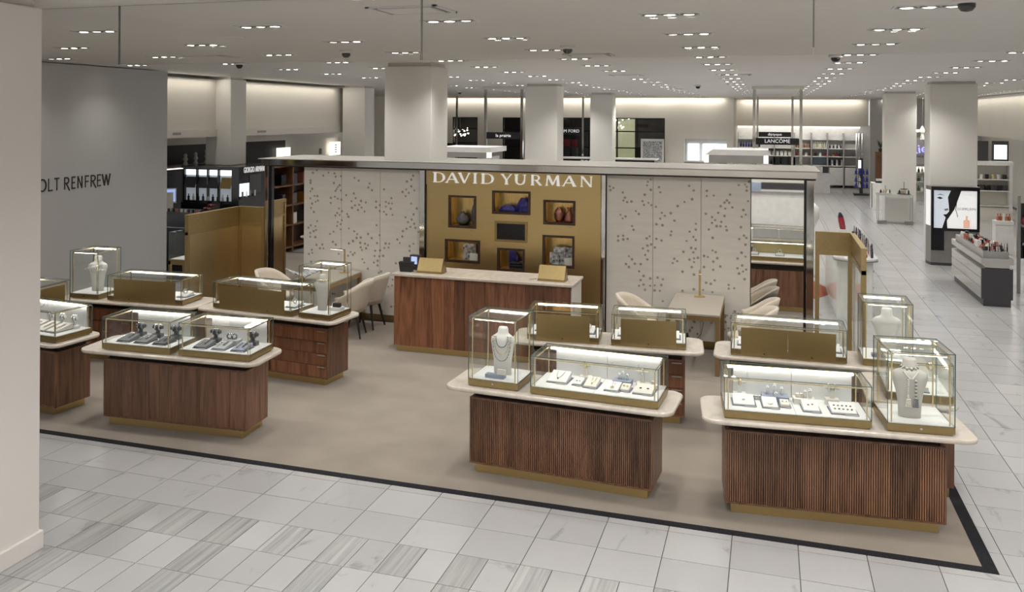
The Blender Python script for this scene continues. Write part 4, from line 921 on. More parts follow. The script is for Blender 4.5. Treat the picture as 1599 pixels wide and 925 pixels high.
for k_ in range(2):
    for i in range(22):
        a = 6.283 * i / 22; mb.sphere((.056 * math.cos(a), .012 + .044 * math.sin(a), .368 + .016 * k_ - .012 * math.sin(-a)), .0095, 6, 4, m=(i + k_) % 2)
for s_, x1 in ((-1, -.018), (1, .034)):
    for i in range(10):
        f_ = i / 9; mb.sphere((s_ * .05 * (1 - f_) + x1 * f_ * .4, -.05 - .008 * f_, .35 - .05 * f_), .007, 6, 4)
    for i in range(11):
        mb.sphere((x1, -.062, .29 - .013 * i), .0085, 6, 4, m=0 if s_ < 0 else i % 2)
    for i in range(5):
        for q in (-1, 0, 1): mb.sphere((x1 + q * .010 * (1 + i * .1), -.064, .145 - .013 * i), .0085, 6, 4, m=0 if s_ < 0 else 1)
item('necklace', mb.mesh('necklace', ['pearl', 'dark_silver'], True), 'pearl rope necklace with two tassels on the broad greige bust', 'necklace', loc, rz)
t, loc, rz = bust('5T', .45, .45, 8, 'bust_grey', [(0, .056, .034, 0), (.12, .06, .034, 0), (.21, .078, .04, 0), (.27, .096, .046, 0), (.31, .094, .044, 0), (.325, .075, .04, 0)] + [(.335, .055, .035, .0), (.345, .045, .035, .004), (.38, .04, .033, .006), (.41, .035, .03, .006), (.418, .025, .02, .006)], 'pale grey bust with a gold collar in the tall case before the left desk')
item('collar', MB().torus((0, .003, .345), .062, .006, Matrix.Rotation(R(-8), 4, 'X') @ Matrix.Diagonal((1, .75, 1, 1)), n=22, k=6).mesh('collar', 'gold_bright', True), 'gold collar on the pale grey bust', 'necklace', loc, rz)
block('5T', .80, .62, .13, .13, .035, 'white_pad', 'cream riser at the right'); l_, r_ = at('5T', .80, .62, DECK + .035)
item('ring_box', MB().prism(rrect(-.045, .045, -.03, .03, .01, 3), 0, .045).mesh('ring_box', 'black_matte'), 'black ring box on the cream riser in the tall case before the left desk', 'box', l_, r_)
item('ring', MB().torus((0, 0, .014), .013, .003, Matrix.Rotation(R(90), 4, 'X'), n=14, k=6).mesh('ring', 'gold_bright', True), 'gold ring standing on the black ring box', 'ring', (l_[0], l_[1], l_[2] + .045), r_)
t, loc, rz = bust('6T', .58, .5, 10, 'bust_white', WIDE, 'white bust with fine chains in the tall case by the grey wall')
for q, (r0, dr) in enumerate(((.06, .06), (.08, .11))): item('necklace', drape(r0, dr, .345, -.052, r=.002).mesh('necklace', 'dark_silver', True), '%s dark chain on the white bust by the grey wall' % ('short', 'long')[q], 'necklace', loc, rz)
bust('8T', .55, .55, 176, 'bust_white', WIDE, 'white bust seen from behind in the rear right tall case')
block('8T', .35, .25, .12, .07, .03, 'blue_grey_pad', 'slate blue plinth at the front')
# ------------------------------------------------------------ far side of the store
def txt(parent, body, size, mt, loc, rot=(R(90), 0, 0), name='lettering', sx=1., depth=.004):
    me = text_mesh(body, size, depth, mt); bm = bmesh.new(); bm.from_mesh(me); bm.verts.ensure_lookup_table(); seen = set()
    for v0 in bm.verts:                       # every letter becomes a part of its own
        if v0.index in seen: continue
        st, grp = [v0], []; seen.add(v0.index)
        while st:
            v = st.pop(); grp.append(v)
            for e in v.link_edges:
                q = e.other_vert(v)
                if q.index not in seen: seen.add(q.index); st.append(q)
        ix = {v.index: i for i, v in enumerate(grp)}; fs = {f for v in grp for f in v.link_faces}
        mb = MB(); mb.add([tuple(v.co) for v in grp], [tuple(ix[v.index] for v in f.verts) for f in fs])
        o = mb.build('letter', mt, parent, loc=loc); o.rotation_euler = rot; o.scale.x = sx
    bm.free()
def stock(kind, mt, w_, h_, d_=None):
    d_ = d_ or w_
    if kind == 'box': return B(-w_ / 2, w_ / 2, -d_ / 2, d_ / 2, 0, h_).mesh('carton', mt)
    if kind == 'bottle': return MB().lathe([(w_ * .45, 0), (w_ * .5, h_ * .1), (w_ * .5, h_ * .6), (w_ * .2, h_ * .7), (w_ * .2, h_ * .85), (w_ * .26, h_ * .86), (w_ * .26, h_)], n=10).mesh('bottle', mt)
    if kind == 'jar': return MB().lathe([(w_ * .5, 0), (w_ * .5, h_ * .6), (w_ * .54, h_ * .62), (w_ * .54, h_)], n=10).mesh('jar', mt)
    if kind == 'stick': return MB().lathe([(w_ * .5, 0), (w_ * .5, h_ * .5), (w_ * .32, h_ * .52), (w_ * .32, h_ * .8), (w_ * .05, h_)], n=8).mesh('lipstick', mt)
NAME = {'box': ('carton', 'carton'), 'bottle': ('bottle', 'bottle'), 'jar': ('jar', 'jar'), 'stick': ('lipstick', 'lipstick')}
def row(kind, mts, n, p0, p1, w_, h_, label, group, jit=.0):
    ms = [stock(kind, m_, w_, h_) for m_ in mts]
    for i in range(n):
        f_ = i / max(1, n - 1); p = Vector(p0).lerp(Vector(p1), f_)
        item(NAME[kind][0], ms[i % len(ms)], label, NAME[kind][1], (p.x + random.uniform(-jit, jit), p.y + random.uniform(-jit, jit), p.z), random.uniform(-.2, .2), group)
# --- black make-up gondola round the left column
g = thing('makeup_gondola', 'black cosmetics gondola wrapped round the left column with GIORGIO ARMANI fascia', 'display stand', (-11.7, 17.2, 0))
B(0, 1.4, .12, 1.7, 0, 2.03).build('carcass', 'black_gloss', g); B(0, 1.4, 0, .12, 1.98, 2.03).build('fascia', 'black_gloss', g); B(0, 1.4, 0, .12, 0, 1.26).build('base_cabinet', 'black_gloss', g)
B(1.24, 1.4, 0, .12, 1.26, 1.98).build('end_panel', 'black_gloss', g)
B(.06, 1.24, .10, .118, 1.84, 1.95).build('light_strip', 'shop_glow', g); B(.06, 1.24, .108, .118, 1.28, 1.84).build('back_panel', 'pale_panel', g)
for x in (.04, .36, .62, .88, 1.22): B(x - .018, x + .018, .04, .1, 1.26, 1.98).build('upright', 'black_gloss', g)
for k, x in enumerate((.2, .48, .75, 1.06)):
    Tm = Matrix.Translation((x, .02, 1.57)) @ Matrix.Rotation(R(-24), 4, 'X')
    MB().box(-.13, .13, -.012, 0, 0, .28, T=Tm).build('tilted_tray', 'charcoal' if k < 3 else 'niche_gold', g)
B(.04, 1.24, .0, .12, 1.29, 1.31).build('shelf', 'black_gloss', g)
txt(g, 'GIORGIO ARMANI', .17, 'letter_white', (1.405, .62, 1.90), (R(90), 0, R(90)), sx=.62)
B(1.4, 1.44, .02, .66, 1.36, 1.40).build('ledge', 'black_gloss', g); B(1.4, 1.41, .03, .4, 1.42, 1.68).build('mirror_light', 'shop_glow', g); B(1.4, 1.412, .42, .9, 1.45, 1.85).build('dark_screen', 'charcoal', g)
row('bottle', ['black_gloss', 'white_gloss', 'black_gloss'], 9, (-11.55, 17.26, 1.31), (-10.6, 17.26, 1.31), .05, .13, 'small bottle on the backlit shelf of the black gondola', 'bottles on the black gondola')
row('box', ['charcoal', 'white_gloss'], 4, (-10.27, 17.3, 1.40), (-10.27, 17.8, 1.40), .03, .12, 'carton on the ledge under the ARMANI fascia', 'cartons on the black gondola ledge')
c_ = thing('makeup_counter', 'long black make-up counter in front of the black gondola', 'counter', (-12.3, 15.75, 0))
B(0, 2.6, .05, .75, 0, 1.16).build('body', 'black_gloss', c_); B(-.02, 2.62, 0, .8, 1.16, 1.2).build('counter_top', 'charcoal', c_); B(0, 2.6, .046, .05, .9, .92).build('chrome_line', 'chrome', c_)
MX = Matrix.Translation((-10.25, 16.05, 1.2)) @ Matrix.Rotation(R(-30), 4, 'X')
t = thing('palette_stand', 'slanted black palette stand with red palettes on the black make-up counter', 'display stand', (-10.25, 16.05, 1.2), R(-25))
MB().prism([(-.14, 0), (.14, 0), (.14, .2), (-.14, .03)], -.13, .13, Matrix(((0, 0, 1, 0), (1, 0, 0, 0), (0, 1, 0, 0), (0, 0, 0, 1)))).build('wedge', 'black_gloss', t)
for q in range(6): B(-.1 + .07 * (q % 3), -.05 + .07 * (q % 3), -.09 + .1 * (q // 3), -.01 + .1 * (q // 3), .075 + .06 * (q // 3), .1 + .06 * (q // 3)).build('palette', 'red_gloss' if q % 2 else 'pink_gloss', t)
t = thing('counter_mirror', 'small tilted make-up mirror at the left of the black counter', 'mirror', (-11.25, 16.1, 1.2), R(20))
B(-.1, .1, -.01, .01, .05, .36).build('glass', 'cream_pad', t); B(-.06, .06, -.06, .06, 0, .05).build('foot', 'white_gloss', t)
t = thing('monitor', 'tilted till screen at the far left of the black counter', 'monitor', (-11.42, 16.35, 1.2), R(30))
B(-.16, .16, -.02, .02, .12, .42).build('casing', 'white_gloss', t); B(-.14, .14, -.024, -.02, .15, .4).build('display', 'screen_blue', t); B(-.03, .03, -.02, .06, 0, .12).build('stand', 'white_gloss', t)
row('jar', ['white_gloss', 'charcoal', 'black_gloss', 'pink_gloss', 'cream_pad'], 9, (-11.2, 15.95, 1.2), (-10.45, 15.9, 1.2), .05, .06, 'small cosmetic pot on the black make-up counter', 'pots on the black make-up counter', .02)
# --- dark shop front on the left, figurine shelf
d_ = thing('shop_recess', 'dark shop front recess with a white lit shelf below the left bulkhead', 'shop front', (-12.6, 15.2, 0))
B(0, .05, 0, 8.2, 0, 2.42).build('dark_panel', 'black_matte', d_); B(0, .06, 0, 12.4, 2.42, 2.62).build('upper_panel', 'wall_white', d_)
B(.05, .5, 0, 5.2, 1.93, 1.98).build('shelf', 'white_gloss', d_); B(.48, .5, 0, 4.2, 1.92, 1.945).build('light_edge', 'warm_glow', d_)
B(.05, .09, 1.0, 3.2, .9, 1.85).build('navy_panel', 'navy', d_)
for k, y in enumerate((18.25, 18.65, 19.1)):
    h = (.26, .28, .33)[k]
    item('figurine', MB().lathe([(.05, 0), (.06, .03), (.03, h * .3), (.06, h * .5), (.03, h * .7), (.045, h * .85), (.01, h)], n=10).mesh('figurine', ('cream_pad', 'white_gloss', 'white_gloss')[k], True), '%s pale figurine on the dark shop shelf above the gondola' % ('left', 'middle', 'right tallest')[k], 'figurine', (-12.3, y, 1.98))
t = thing('light_box', 'small glowing display box beside the white shop front on the left', 'light box', (-12.5, 23.1, 1.75)); B(0, .06, -.3, .4, .2, .47).build('panel', 'warm_glow', t); B(0, .3, -.35, .45, 0, .2).build('ledge', 'black_gloss', t)
t = thing('poster', 'lit white poster with vertical lettering on the left shop front', 'poster', (-12.5, 26.1, 1.7)); B(0, .05, 0, .68, .2, .6).build('panel', 'warm_glow', t); B(0, .04, -.05, .73, 0, .2).build('sill', 'white_plain', t)
for k in range(4): B(.05, .056, .28, .4, .28 + .07 * k, .31 + .07 * k).build('letter', 'grey_print', t)
for k, y in enumerate((25.6, 26.95)): item('notice', B(0, .02, 0, .15, 0, .17).mesh('notice', 'charcoal'), '%s small dark notice beside the lit white poster' % ('left', 'right')[k], 'notice', (-12.6, y, 1.95))
fs = thing('fascia_lettering', 'small grey shop name on the bulkhead left of the left column', 'sign', (-11.16, 16.25, 2.70)); B(0, .004, -.14, .14, 0, .05).build('plate', 'grey_print', fs)
fs = thing('fascia_lettering', 'small grey shop name on the bulkhead right of the left column', 'sign', (-11.16, 19.65, 2.70)); B(0, .004, -.2, .2, 0, .05).build('plate', 'grey_print', fs)
# small showcase on a brass stand beside the grey wall end
t = thing('pedestal_showcase', 'brass pedestal showcase between the grey wall and the bronze screen', 'showcase', (-9.03, 13.62, -.09))
for x in (-.3, .3):
    for y in (-.2, .2): B(x - .02, x + .02, y - .02, y + .02, .09, .78).build('leg', 'brass_dark', t)
B(-.32, .32, -.22, .22, .72, .80).build('base', 'brass_dark', t); B(-.3, .3, -.2, .2, .80, .81).build('deck_pad', 'white_pad', t)
for q in ((-.32, .32, -.22, -.214), (-.32, .32, .214, .22), (-.32, -.314, -.214, .214), (.314, .32, -.214, .214)): pane(*q, .80, 1.25, t)
pane(-.32, .32, -.22, .22, 1.25, 1.256, t); B(-.28, .28, .19, .2, 1.225, 1.235).build('light_strip', 'led', t)
item('jewel_box', B(-.12, .12, -.07, .07, 0, .03).mesh('jewel_box', 'brown_wood'), 'flat red-brown box in the brass pedestal showcase', 'box', (-9.0, 13.6, .72))
# --- hanging frames with brand signs
def hang(x0, x1, y, z0, z1, name_, label, size, mt='letter_white', posts=True, zb=0.):
    t = thing('hanging_sign', label, 'sign', (x0, y, 0))
    for x in (0, x1 - x0): B(x - .035, x + .035, -.035, .035, zb, ZC - .08).build('post', 'chrome', t)
    B(-.06, x1 - x0 + .06, -.06, .06, ZC - .08, ZC - .01).build('head_rail', 'wall_cream', t); B(.04, x1 - x0 - .04, -.04, .04, z0, z1).build('sign_board', 'black_gloss', t)
    txt(t, name_, size, mt, ((x1 - x0) / 2, -.042, z0 + (z1 - z0) * .3)); return t
hang(-7.30, -6.28, 25.1, 2.50, 2.68, 'la prairie', 'chrome frame with black la prairie sign left of the middle column', .12)
hang(-7.55, -6.48, 35.2, 2.45, 2.70, 'TOM FORD', 'chrome frame with black TOM FORD sign between the two far columns', .16)
hang(-.35, .77, 25.9, 2.43, 2.60, 'LANC\u00d4ME', 'larger chrome frame with black LANCOME sign above the right half of the pavilion', .13)
hang(-.36, .76, 34.7, 2.46, 2.63, 'diptyque', 'smaller chrome frame with black diptyque sign behind the LANCOME frame', .13)
hang(-11.9, -10.94, 33.8, 2.0, 2.1, '', 'chrome frame post in front of the far left window', .05)
t = thing('brand_counter', 'black counter with white TOM FORD lettering just above the pavilion beam', 'counter', (-7.3, 33.6, 0)); B(0, 3.6, 0, .8, 0, 1.62).build('body', 'black_gloss', t); txt(t, 'TOM FORD', .20, 'letter_white', (1.55, -.004, 1.44)); B(-.05, 3.65, -.05, .85, 1.62, 1.66).build('counter_top', 'white_gloss', t)
def canopy(x0, x1, y0, y1, z0, z1, label):
    t = thing('display_canopy', label, 'canopy', (x0, y0, 0)); w_, l = x1 - x0, y1 - y0
    MB().prism([(0, z1 - .1), (w_, z1 - .1), (w_ - .0, z1), (.14, z1)], 0, l, Matrix(((1, 0, 0, 0), (0, 0, 1, 0), (0, 1, 0, 0), (0, 0, 0, 1)))).build('roof', 'white_plain', t)
    for x in (0, w_ - .08): B(x, x + .08, -.005, .08, z0, z1 - .1).build('light_cap', 'warm_glow', t)
    B(.08, w_ - .08, .0, .04, z0, z1 - .1).build('glass_band', 'steel_panel', t)
    for x in (.1, w_ - .2): B(x, x + .08, .1, l - .1, 0, z0).build('support', 'white_plain', t)
canopy(-6.4, -5.13, 18, 19.2, 2.30, 2.5, 'white lit canopy just right of the pavilion column'); canopy(-1.1, 0.0, 18, 19.2, 2.30, 2.54, 'white lit canopy below the LANCOME sign')
# --- windows in the back wall
for k, (a, b_, c, d) in enumerate(WH[:3]):
    wn = struct(B(a, b_, 43.0, 43.05, c, d).build('window_%d' % (k + 1), 'black_matte'))  # black board carries the darkness of the void behind the panes
    struct(B(a, b_, 41.12, 41.14, c, d).build('window_%d_glass' % (k + 1), 'glass_clear', wn)) if 0 else B(a, b_, 41.12, 41.14, c, d).build('pane', 'glass_clear', wn)
    n = max(1, round((b_ - a) / 1.9))
    for i in range(n + 1):
        x = a + (b_ - a) * i / n; B(x - .03, x + .03, 41.08, 41.18, c, d).build('mullion', 'black_gloss', wn)
    for z in (c + .02, c + (d - c) * .38, c + (d - c) * .72, d - .02): B(a, b_, 41.09, 41.17, z - .025, z + .025).build('transom', 'black_gloss', wn)
t = thing('lit_backdrop', 'olive green glowing wall seen through the far window', 'backdrop', (-6.9, 42.6, 0)); B(0, 1.35, 0, .05, 1.0, 3.07).build('panel', 'window_glow', t); B(0, 1.35, 0, .3, .0, 1.0).build('base', 'black_matte', t)
t = thing('shop_display', 'dark red display seen through the window between the far columns', 'display stand', (-8.75, 42.0, 0)); B(0, .75, 0, .3, 0, 1.78).build('base', 'charcoal', t); B(0, .75, 0, .3, 1.78, 2.1).build('panel', 'red_gloss', t)
for nm, x, y, z, n, sp in (('left', -13.4, 41.9, 2.45, 22, .36), ('right', -6.1, 41.9, 2.92, 9, .42)):
    t = thing('chandelier', 'sparkling bulb chandelier behind the far %s window' % nm, 'chandelier', (x, y, z)); random.seed(5)
    MB().cyl((0, 0, .1), (0, 0, ZC - z), .012, n=6).build('rod', 'chrome', t); MB().torus((0, 0, .05), sp * .6, .012, n=14, k=5).build('hoop', 'chrome', t)
    for i in range(n): MB().sphere((random.uniform(-sp, sp), random.uniform(-.15, .15), random.uniform(-sp * .7, sp * .35)), .03, 6, 4).build('bulb', 'bulb', t)
wn = struct(B(-3.3, -1.6, 41.6, 41.65, .9, 2.22).build('window_4', 'white_plain'))
B(-3.2, -2.75, 41.55, 41.6, 1.3, 2.0).build('light_panel', 'shop_glow', wn); B(-2.6, -1.66, 41.55, 41.6, 1.3, 2.0).build('light_panel', 'shop_glow', wn); B(-3.3, -1.6, 41.2, 41.6, 1.24, 1.3).build('shelf', 'white_gloss', wn)
row('bottle', ['black_gloss', 'amber', 'yellow_box'], 7, (-2.5, 41.45, 1.3), (-1.8, 41.45, 1.3), .09, .2, 'small bottle in the bright niche of the back wall', 'bottles in the back wall niche')
t = thing('framed_poster', 'white framed poster standing before the far dark window', 'poster', (-5.05, 40.7, 0)); B(0, .95, 0, .05, .0, 2.2).build('frame', 'white_gloss', t); B(.08, .87, -.008, 0, 1.2, 2.1).build('print', 'print_bw', t)
# --- white shelving on the far back wall
s_ = thing('wall_shelving', 'long white lit shelving on the far back wall', 'shelving', (-1.35, 46.0, 0))
B(0, 5.2, .76, .79, 0, 2.74).build('back_panel', 'white_plain', s_); B(0, 5.2, .55, .75, 2.66, 2.72).build('light_strip', 'warm_glow', s_)
for x in (0, .8, 1.6, 2.45, 3.17, 3.84, 4.5, 5.1): B(x - .03, x + .03, .2, .76, 0, 2.45).build('upright', 'steel_panel', s_)
B(0, 5.2, .45, .76, 2.12, 2.3).build('pelmet', 'white_plain', s_)
for z in (.95, 1.36, 1.72): B(0, 5.2, .25, .76, z, z + .04).build('shelf', 'white_gloss', s_)
for k, (a, b_) in enumerate(((.0, .78), (.82, 1.58), (1.62, 2.43), (2.47, 3.15), (3.19, 3.82), (3.88, 4.48), (4.52, 5.1))): B(a + .04, b_ - .0, .15, .76, .12, .9).build('drawer_unit', 'white_plain', s_)
for x, mt in ((1.7, 'black_gloss'), (2.05, 'black_gloss'), (2.35, 'black_gloss')): B(x - .14, x + .14, .2, .3, .98, 1.34).build('frame_display', mt, s_)
B(3.2, 3.8, .7, .75, 1.0, 1.34).build('blue_panel', 'sky_panel', s_)
for k, (mts, n, a, b_, z, h, w_) in enumerate(((['navy', 'navy', 'blue_gloss'], 8, -1.2, -.4, 1.76, .24, .09), (['amber', 'brown_wood'], 6, 1.2, 1.75, 1.76, .2, .09), (['cream_pad', 'acrylic', 'yellow_box'], 8, 1.9, 2.45, 1.76, .28, .06), (['charcoal', 'acrylic'], 7, 2.6, 3.05, 1.76, .16, .08), (['red_gloss', 'black_gloss', 'white_gloss'], 7, 1.2, 2.4, 1.40, .14, .1), (['amber', 'red_gloss', 'charcoal'], 3, 2.75, 3.0, 1.40, .16, .1), (['white_gloss'], 8, -.3, .9, 1.40, .2, .12), (['white_gloss', 'navy'], 7, 2.5, 3.1, .99, .26, .08), (['white_gloss', 'charcoal', 'navy'], 9, -1.2, .9, .99, .22, .1))):
    row('box' if k in (4, 6, 7) else 'bottle', mts, n, (a, 46.45, z), (b_, 46.45, z), w_, h, 'product on the %s of the far white shelving' % ('top shelf at the left end', 'top shelf at the middle', 'top shelf right of the middle', 'top shelf towards the right', 'middle shelf at the middle', 'middle shelf towards the right', 'middle shelf at the left', 'bottom shelf towards the right', 'bottom shelf at the left')[k], 'products on the far shelving %d' % (k + 1))
c_ = thing('white_counter', 'plain white box counter before the far shelving', 'counter', (.3, 42.6, 0)); B(0, 2.1, 0, .6, 0, .8).build('body', 'white_plain', c_); B(-.02, 2.12, -.02, .62, .8, .84).build('counter_top', 'white_gloss', c_)
row('box', ['yellow_box', 'white_gloss', 'charcoal'], 3, (1.65, 42.8, .84), (2.25, 42.8, .84), .22, .26, 'box on the plain white counter before the far shelving', 'boxes on the far white counter')
t = thing('tester_tower', 'dark tester tower with glowing blue bottles in the far aisle', 'display stand', (3.54, 42.2, 0)); B(-.28, .28, -.2, .2, 0, .08).build('foot', 'charcoal', t); B(-.06, .06, -.05, .05, .08, 1.5).build('post', 'charcoal', t); B(-.12, -.02, -.07, -.05, 1.1, 1.42).build('light', 'shop_glow', t)
for z in (.3, .55, .85): B(-.26, .26, -.14, .14, z, z + .02).build('shelf', 'charcoal', t)
for z in (.32, .57, .87): row('bottle', ['blue_gloss', 'white_gloss', 'blue_gloss'] if z < .8 else ['blue_gloss'], 4, (3.34, 42.1, z), (3.74, 42.1, z), .09, .2, 'blue and white bottle on the %s tester tower shelf' % {.32: 'lowest', .57: 'middle', .87: 'top'}[z], 'bottles on the tester tower')
for x in (3.62, 3.72, 3.85): item('chrome_pole', MB().cyl((0, 0, 0), (0, 0, 2.45), .03, n=10).mesh('chrome_pole', 'chrome', True), 'tall chrome pole at the right end of the far shelving, %s of three' % {3.62: 'left', 3.72: 'middle', 3.85: 'right'}[x], 'pole', (x, 45.5, 0), 0, 'chrome poles')
t = thing('apothecary_cabinet', 'brown wooden drawer cabinet beside the far aisle column', 'cabinet', (4.25, 42.0, 0)); B(-.2, .25, -.2, .25, 0, 1.78).build('body', 'brown_wood', t)
for q in range(5): B(-.17, .22, -.215, -.2, .75 + .2 * q, .92 + .2 * q).build('drawer', 'brown_wood', t)
t = thing('potted_plant', 'dark potted plant on the brown drawer cabinet', 'plant', (4.22, 42.0, 1.78)); MB().lathe([(.06, 0), (.08, .14)], n=10).build('pot', 'charcoal', t); random.seed(9)
for q in range(14):
    a = random.uniform(0, 6.28); l = random.uniform(.2, .4); MB().add([(0, 0, .12), (.06 * math.cos(a) - .02, .06 * math.sin(a), .12 + l * .5), (.12 * math.cos(a), .12 * math.sin(a), .12 + l), (.06 * math.cos(a) + .02, .06 * math.sin(a), .12 + l * .5), (.06 * math.cos(a), .06 * math.sin(a) + .01, .12 + l * .5)], [(0, 1, 2, 4), (0, 4, 2, 3), (0, 3, 2, 1)]).build('leaf', 'green_leaf', t)
c_ = thing('vanity_counter', 'white vanity counter with dark trays left of the far aisle column', 'counter', (3.36, 35.9, 0)); B(0, .6, 0, .7, 0, .9).build('body', 'white_plain', c_); B(-.02, .0, 0, .05, .05, .88).build('dark_edge', 'black_gloss', c_); B(.1, .55, .1, .5, .9, .96).build('tray', 'black_gloss', c_); B(.15, .5, .2, .5, .96, 1.02).build('tray', 'white_gloss', c_)
mk('glass_edge_pale', (.45, .46, .45), .15)
# --- clear table in the aisle
t = thing('acrylic_table', 'clear acrylic display table in the aisle before the far column', 'table', (3.05, 31.0, 0))
B(0, .95, 0, .6, .85, .88).build('table_top', 'glass_edge_pale', t); B(0, .25, .0, .12, 0, .1).build('foot', 'grey_metal', t); B(.72, .95, -.02, .12, 0, .1).build('foot', 'grey_metal', t); B(.12, .85, .03, .07, .02, .05).build('stretcher', 'grey_metal', t)
pane(.02, .03, 0, .55, .1, .85, t); pane(.92, .93, 0, .55, .1, .85, t)
for k, x in enumerate((3.28, 3.78)):
    t = thing('tiered_tray', '%s tiered tray of bottles on the clear acrylic table' % ('left low', 'right tall black')[k], 'tray', (x, 31.3, .88)); MB().lathe([(.17, 0), (.19, .02)], n=18).build('plate', 'black_gloss' if k else 'acrylic', t); MB().cyl((0, 0, .02), (0, 0, .24 + .12 * k), .01, n=8).build('stem', 'grey_metal', t)
    if k: MB().lathe([(.1, .14), (.11, .16)], n=16).build('plate', 'black_gloss', t)
    for q in range(6): MB().lathe([(.03, .02), (.03, .09), (.012, .1), (.012, .13)], (.12 * math.cos(q * 1.05), .12 * math.sin(q * 1.05), 0), 8).build('bottle', ('gem_dark', 'gold_bright', 'white_gloss')[q % 3], t)
# --- shop seen between the aisle columns
t = thing('neon_shop_sign', 'blue glowing script Kiehl\'s sign between the aisle columns', 'sign', (5.05, 39.9, 0)); txt(t, "Kiehl's", .46, 'neon_blue', (.55, 0, 1.86), (R(90), R(-8), 0), depth=.02); txt(t, 'SINCE 1851', .12, 'letter_black', (.4, 0, 1.66)); B(-.15, 1.3, .03, .06, 1.4, 2.4).build('board', 'steel_panel', t); B(-.1, -.04, .0, .06, 0, 1.4).build('post', 'steel_panel', t); B(1.2, 1.26, .0, .06, 0, 1.4).build('post', 'steel_panel', t)
t = thing('glass_shelves', 'narrow bright product shelves under the blue script sign', 'shelving', (5.2, 40.2, 0)); B(0, .7, .3, .34, 0, 1.4).build('back_panel', 'white_plain', t)
for z in (.35, .72, 1.05, 1.3): B(0, .7, 0, .3, z, z + .02).build('shelf', 'acrylic', t)
B(.1, .6, .28, .3, 1.1, 1.28).build('light', 'warm_glow', t)
for z in (.37, .74, 1.07): row('bottle', ['amber', 'green_leaf', 'white_gloss', 'red_gloss'], 6, (5.25, 40.32, z), (5.85, 40.32, z), .09, .2, 'bottle on the %s shelf under the blue script sign' % {.37: 'low', .74: 'middle', 1.07: 'upper'}[z], 'bottles under the blue script sign')
t = thing('chandelier', 'small candle-bulb chandelier above the blue script sign', 'chandelier', (5.35, 39.3, 2.55)); MB().cyl((0, 0, .1), (0, 0, ZC - 2.55), .012, n=6).build('rod', 'chrome', t); MB().lathe([(.01, -.35), (.1, -.2), (.04, 0), (.12, .1), (.02, .3)], n=10).build('body', 'acrylic', t)
for q in range(5): MB().sphere((.2 * math.cos(q * 1.26), .2 * math.sin(q * 1.26), .12), .045, 8, 5).build('bulb', 'bulb', t)
# --- light box round the aisle column
t = thing('light_box', 'tall light box with a black and white face poster on the aisle column', 'light box', (3.22, 22.75, 0))
MB().prism([(0, .3), (.05, 0), (.96, 0), (.98, .38), (0, .38)], 0, .06).build('plinth', 'charcoal', t); MB().prism([(0, .3), (.05, 0), (.96, 0), (.98, .38), (0, .38)], .06, 1.68).build('casing', 'grey_metal', t)
f = MB()
for q in ((.05, .96, 1.60, 1.68), (.05, .96, .74, .80), (.05, .10, .80, 1.60), (.91, .96, .80, 1.60)): f.box(q[0], q[1], -.03, 0, q[2], q[3])
f.build('poster_frame', 'black_gloss', t); ps = B(.10, .91, -.008, 0, .80, 1.60).build('poster', 'poster_white', t)
def flat(poly, mt, name, dep): MB().prism([(.10 + x * .81, .80 + y * .80) for x, y in poly], .008, .008 + dep, TX).build(name, mt, ps)
flat([(0, 0), (.2, .02), (.28, .2), (.3, .36), (.33, .45), (.35, .52), (.33, .6), (.35, .75), (.40, 1), (0, 1)], 'skin_print', 'face_print', .001)
flat([(.20, 0), (.32, 0), (.31, .2), (.48, .5), (.57, .78), (.64, 1), (.40, 1), (.33, .82), (.35, .6), (.36, .45), (.30, .37), (.22, .36), (.28, .28)], 'ink_print', 'hair_print', .0015)
flat([(.07, .80), (.14, .83), (.22, .79), (.15, .765)], 'ink_print', 'eye_print', .002); flat([(.06, .87), (.15, .905), (.26, .86), (.15, .885)], 'ink_print', 'brow_print', .002); flat([(.24, .50), (.33, .53), (.35, .48), (.27, .455)], 'grey_print', 'lip_print', .002)
flat([(.53, .78), (.55, .78), (.52, .5), (.57, .3), (.555, .3), (.505, .5)], 'ink_print', 'lock_print', .002)
flat([(.69, .02), (.84, .02), (.84, .22), (.79, .24), (.79, .34), (.74, .34), (.74, .24), (.69, .22)], 'peach_print', 'bottle_print', .002)
txt(ps, 'GUERLAIN', .075, 'grey_print', (.10 + .76 * .81, -.0095, .80 + .49 * .8), depth=.0008)
B(.05, .30, -.012, 0, .32, .74).build('black_panel', 'black_gloss', t)
MB().prism([(-.003, .30), (.045, .0), (.04, -.004), (-.008, .296)], .84, 1.6).build('side_poster', 'poster_white', t)
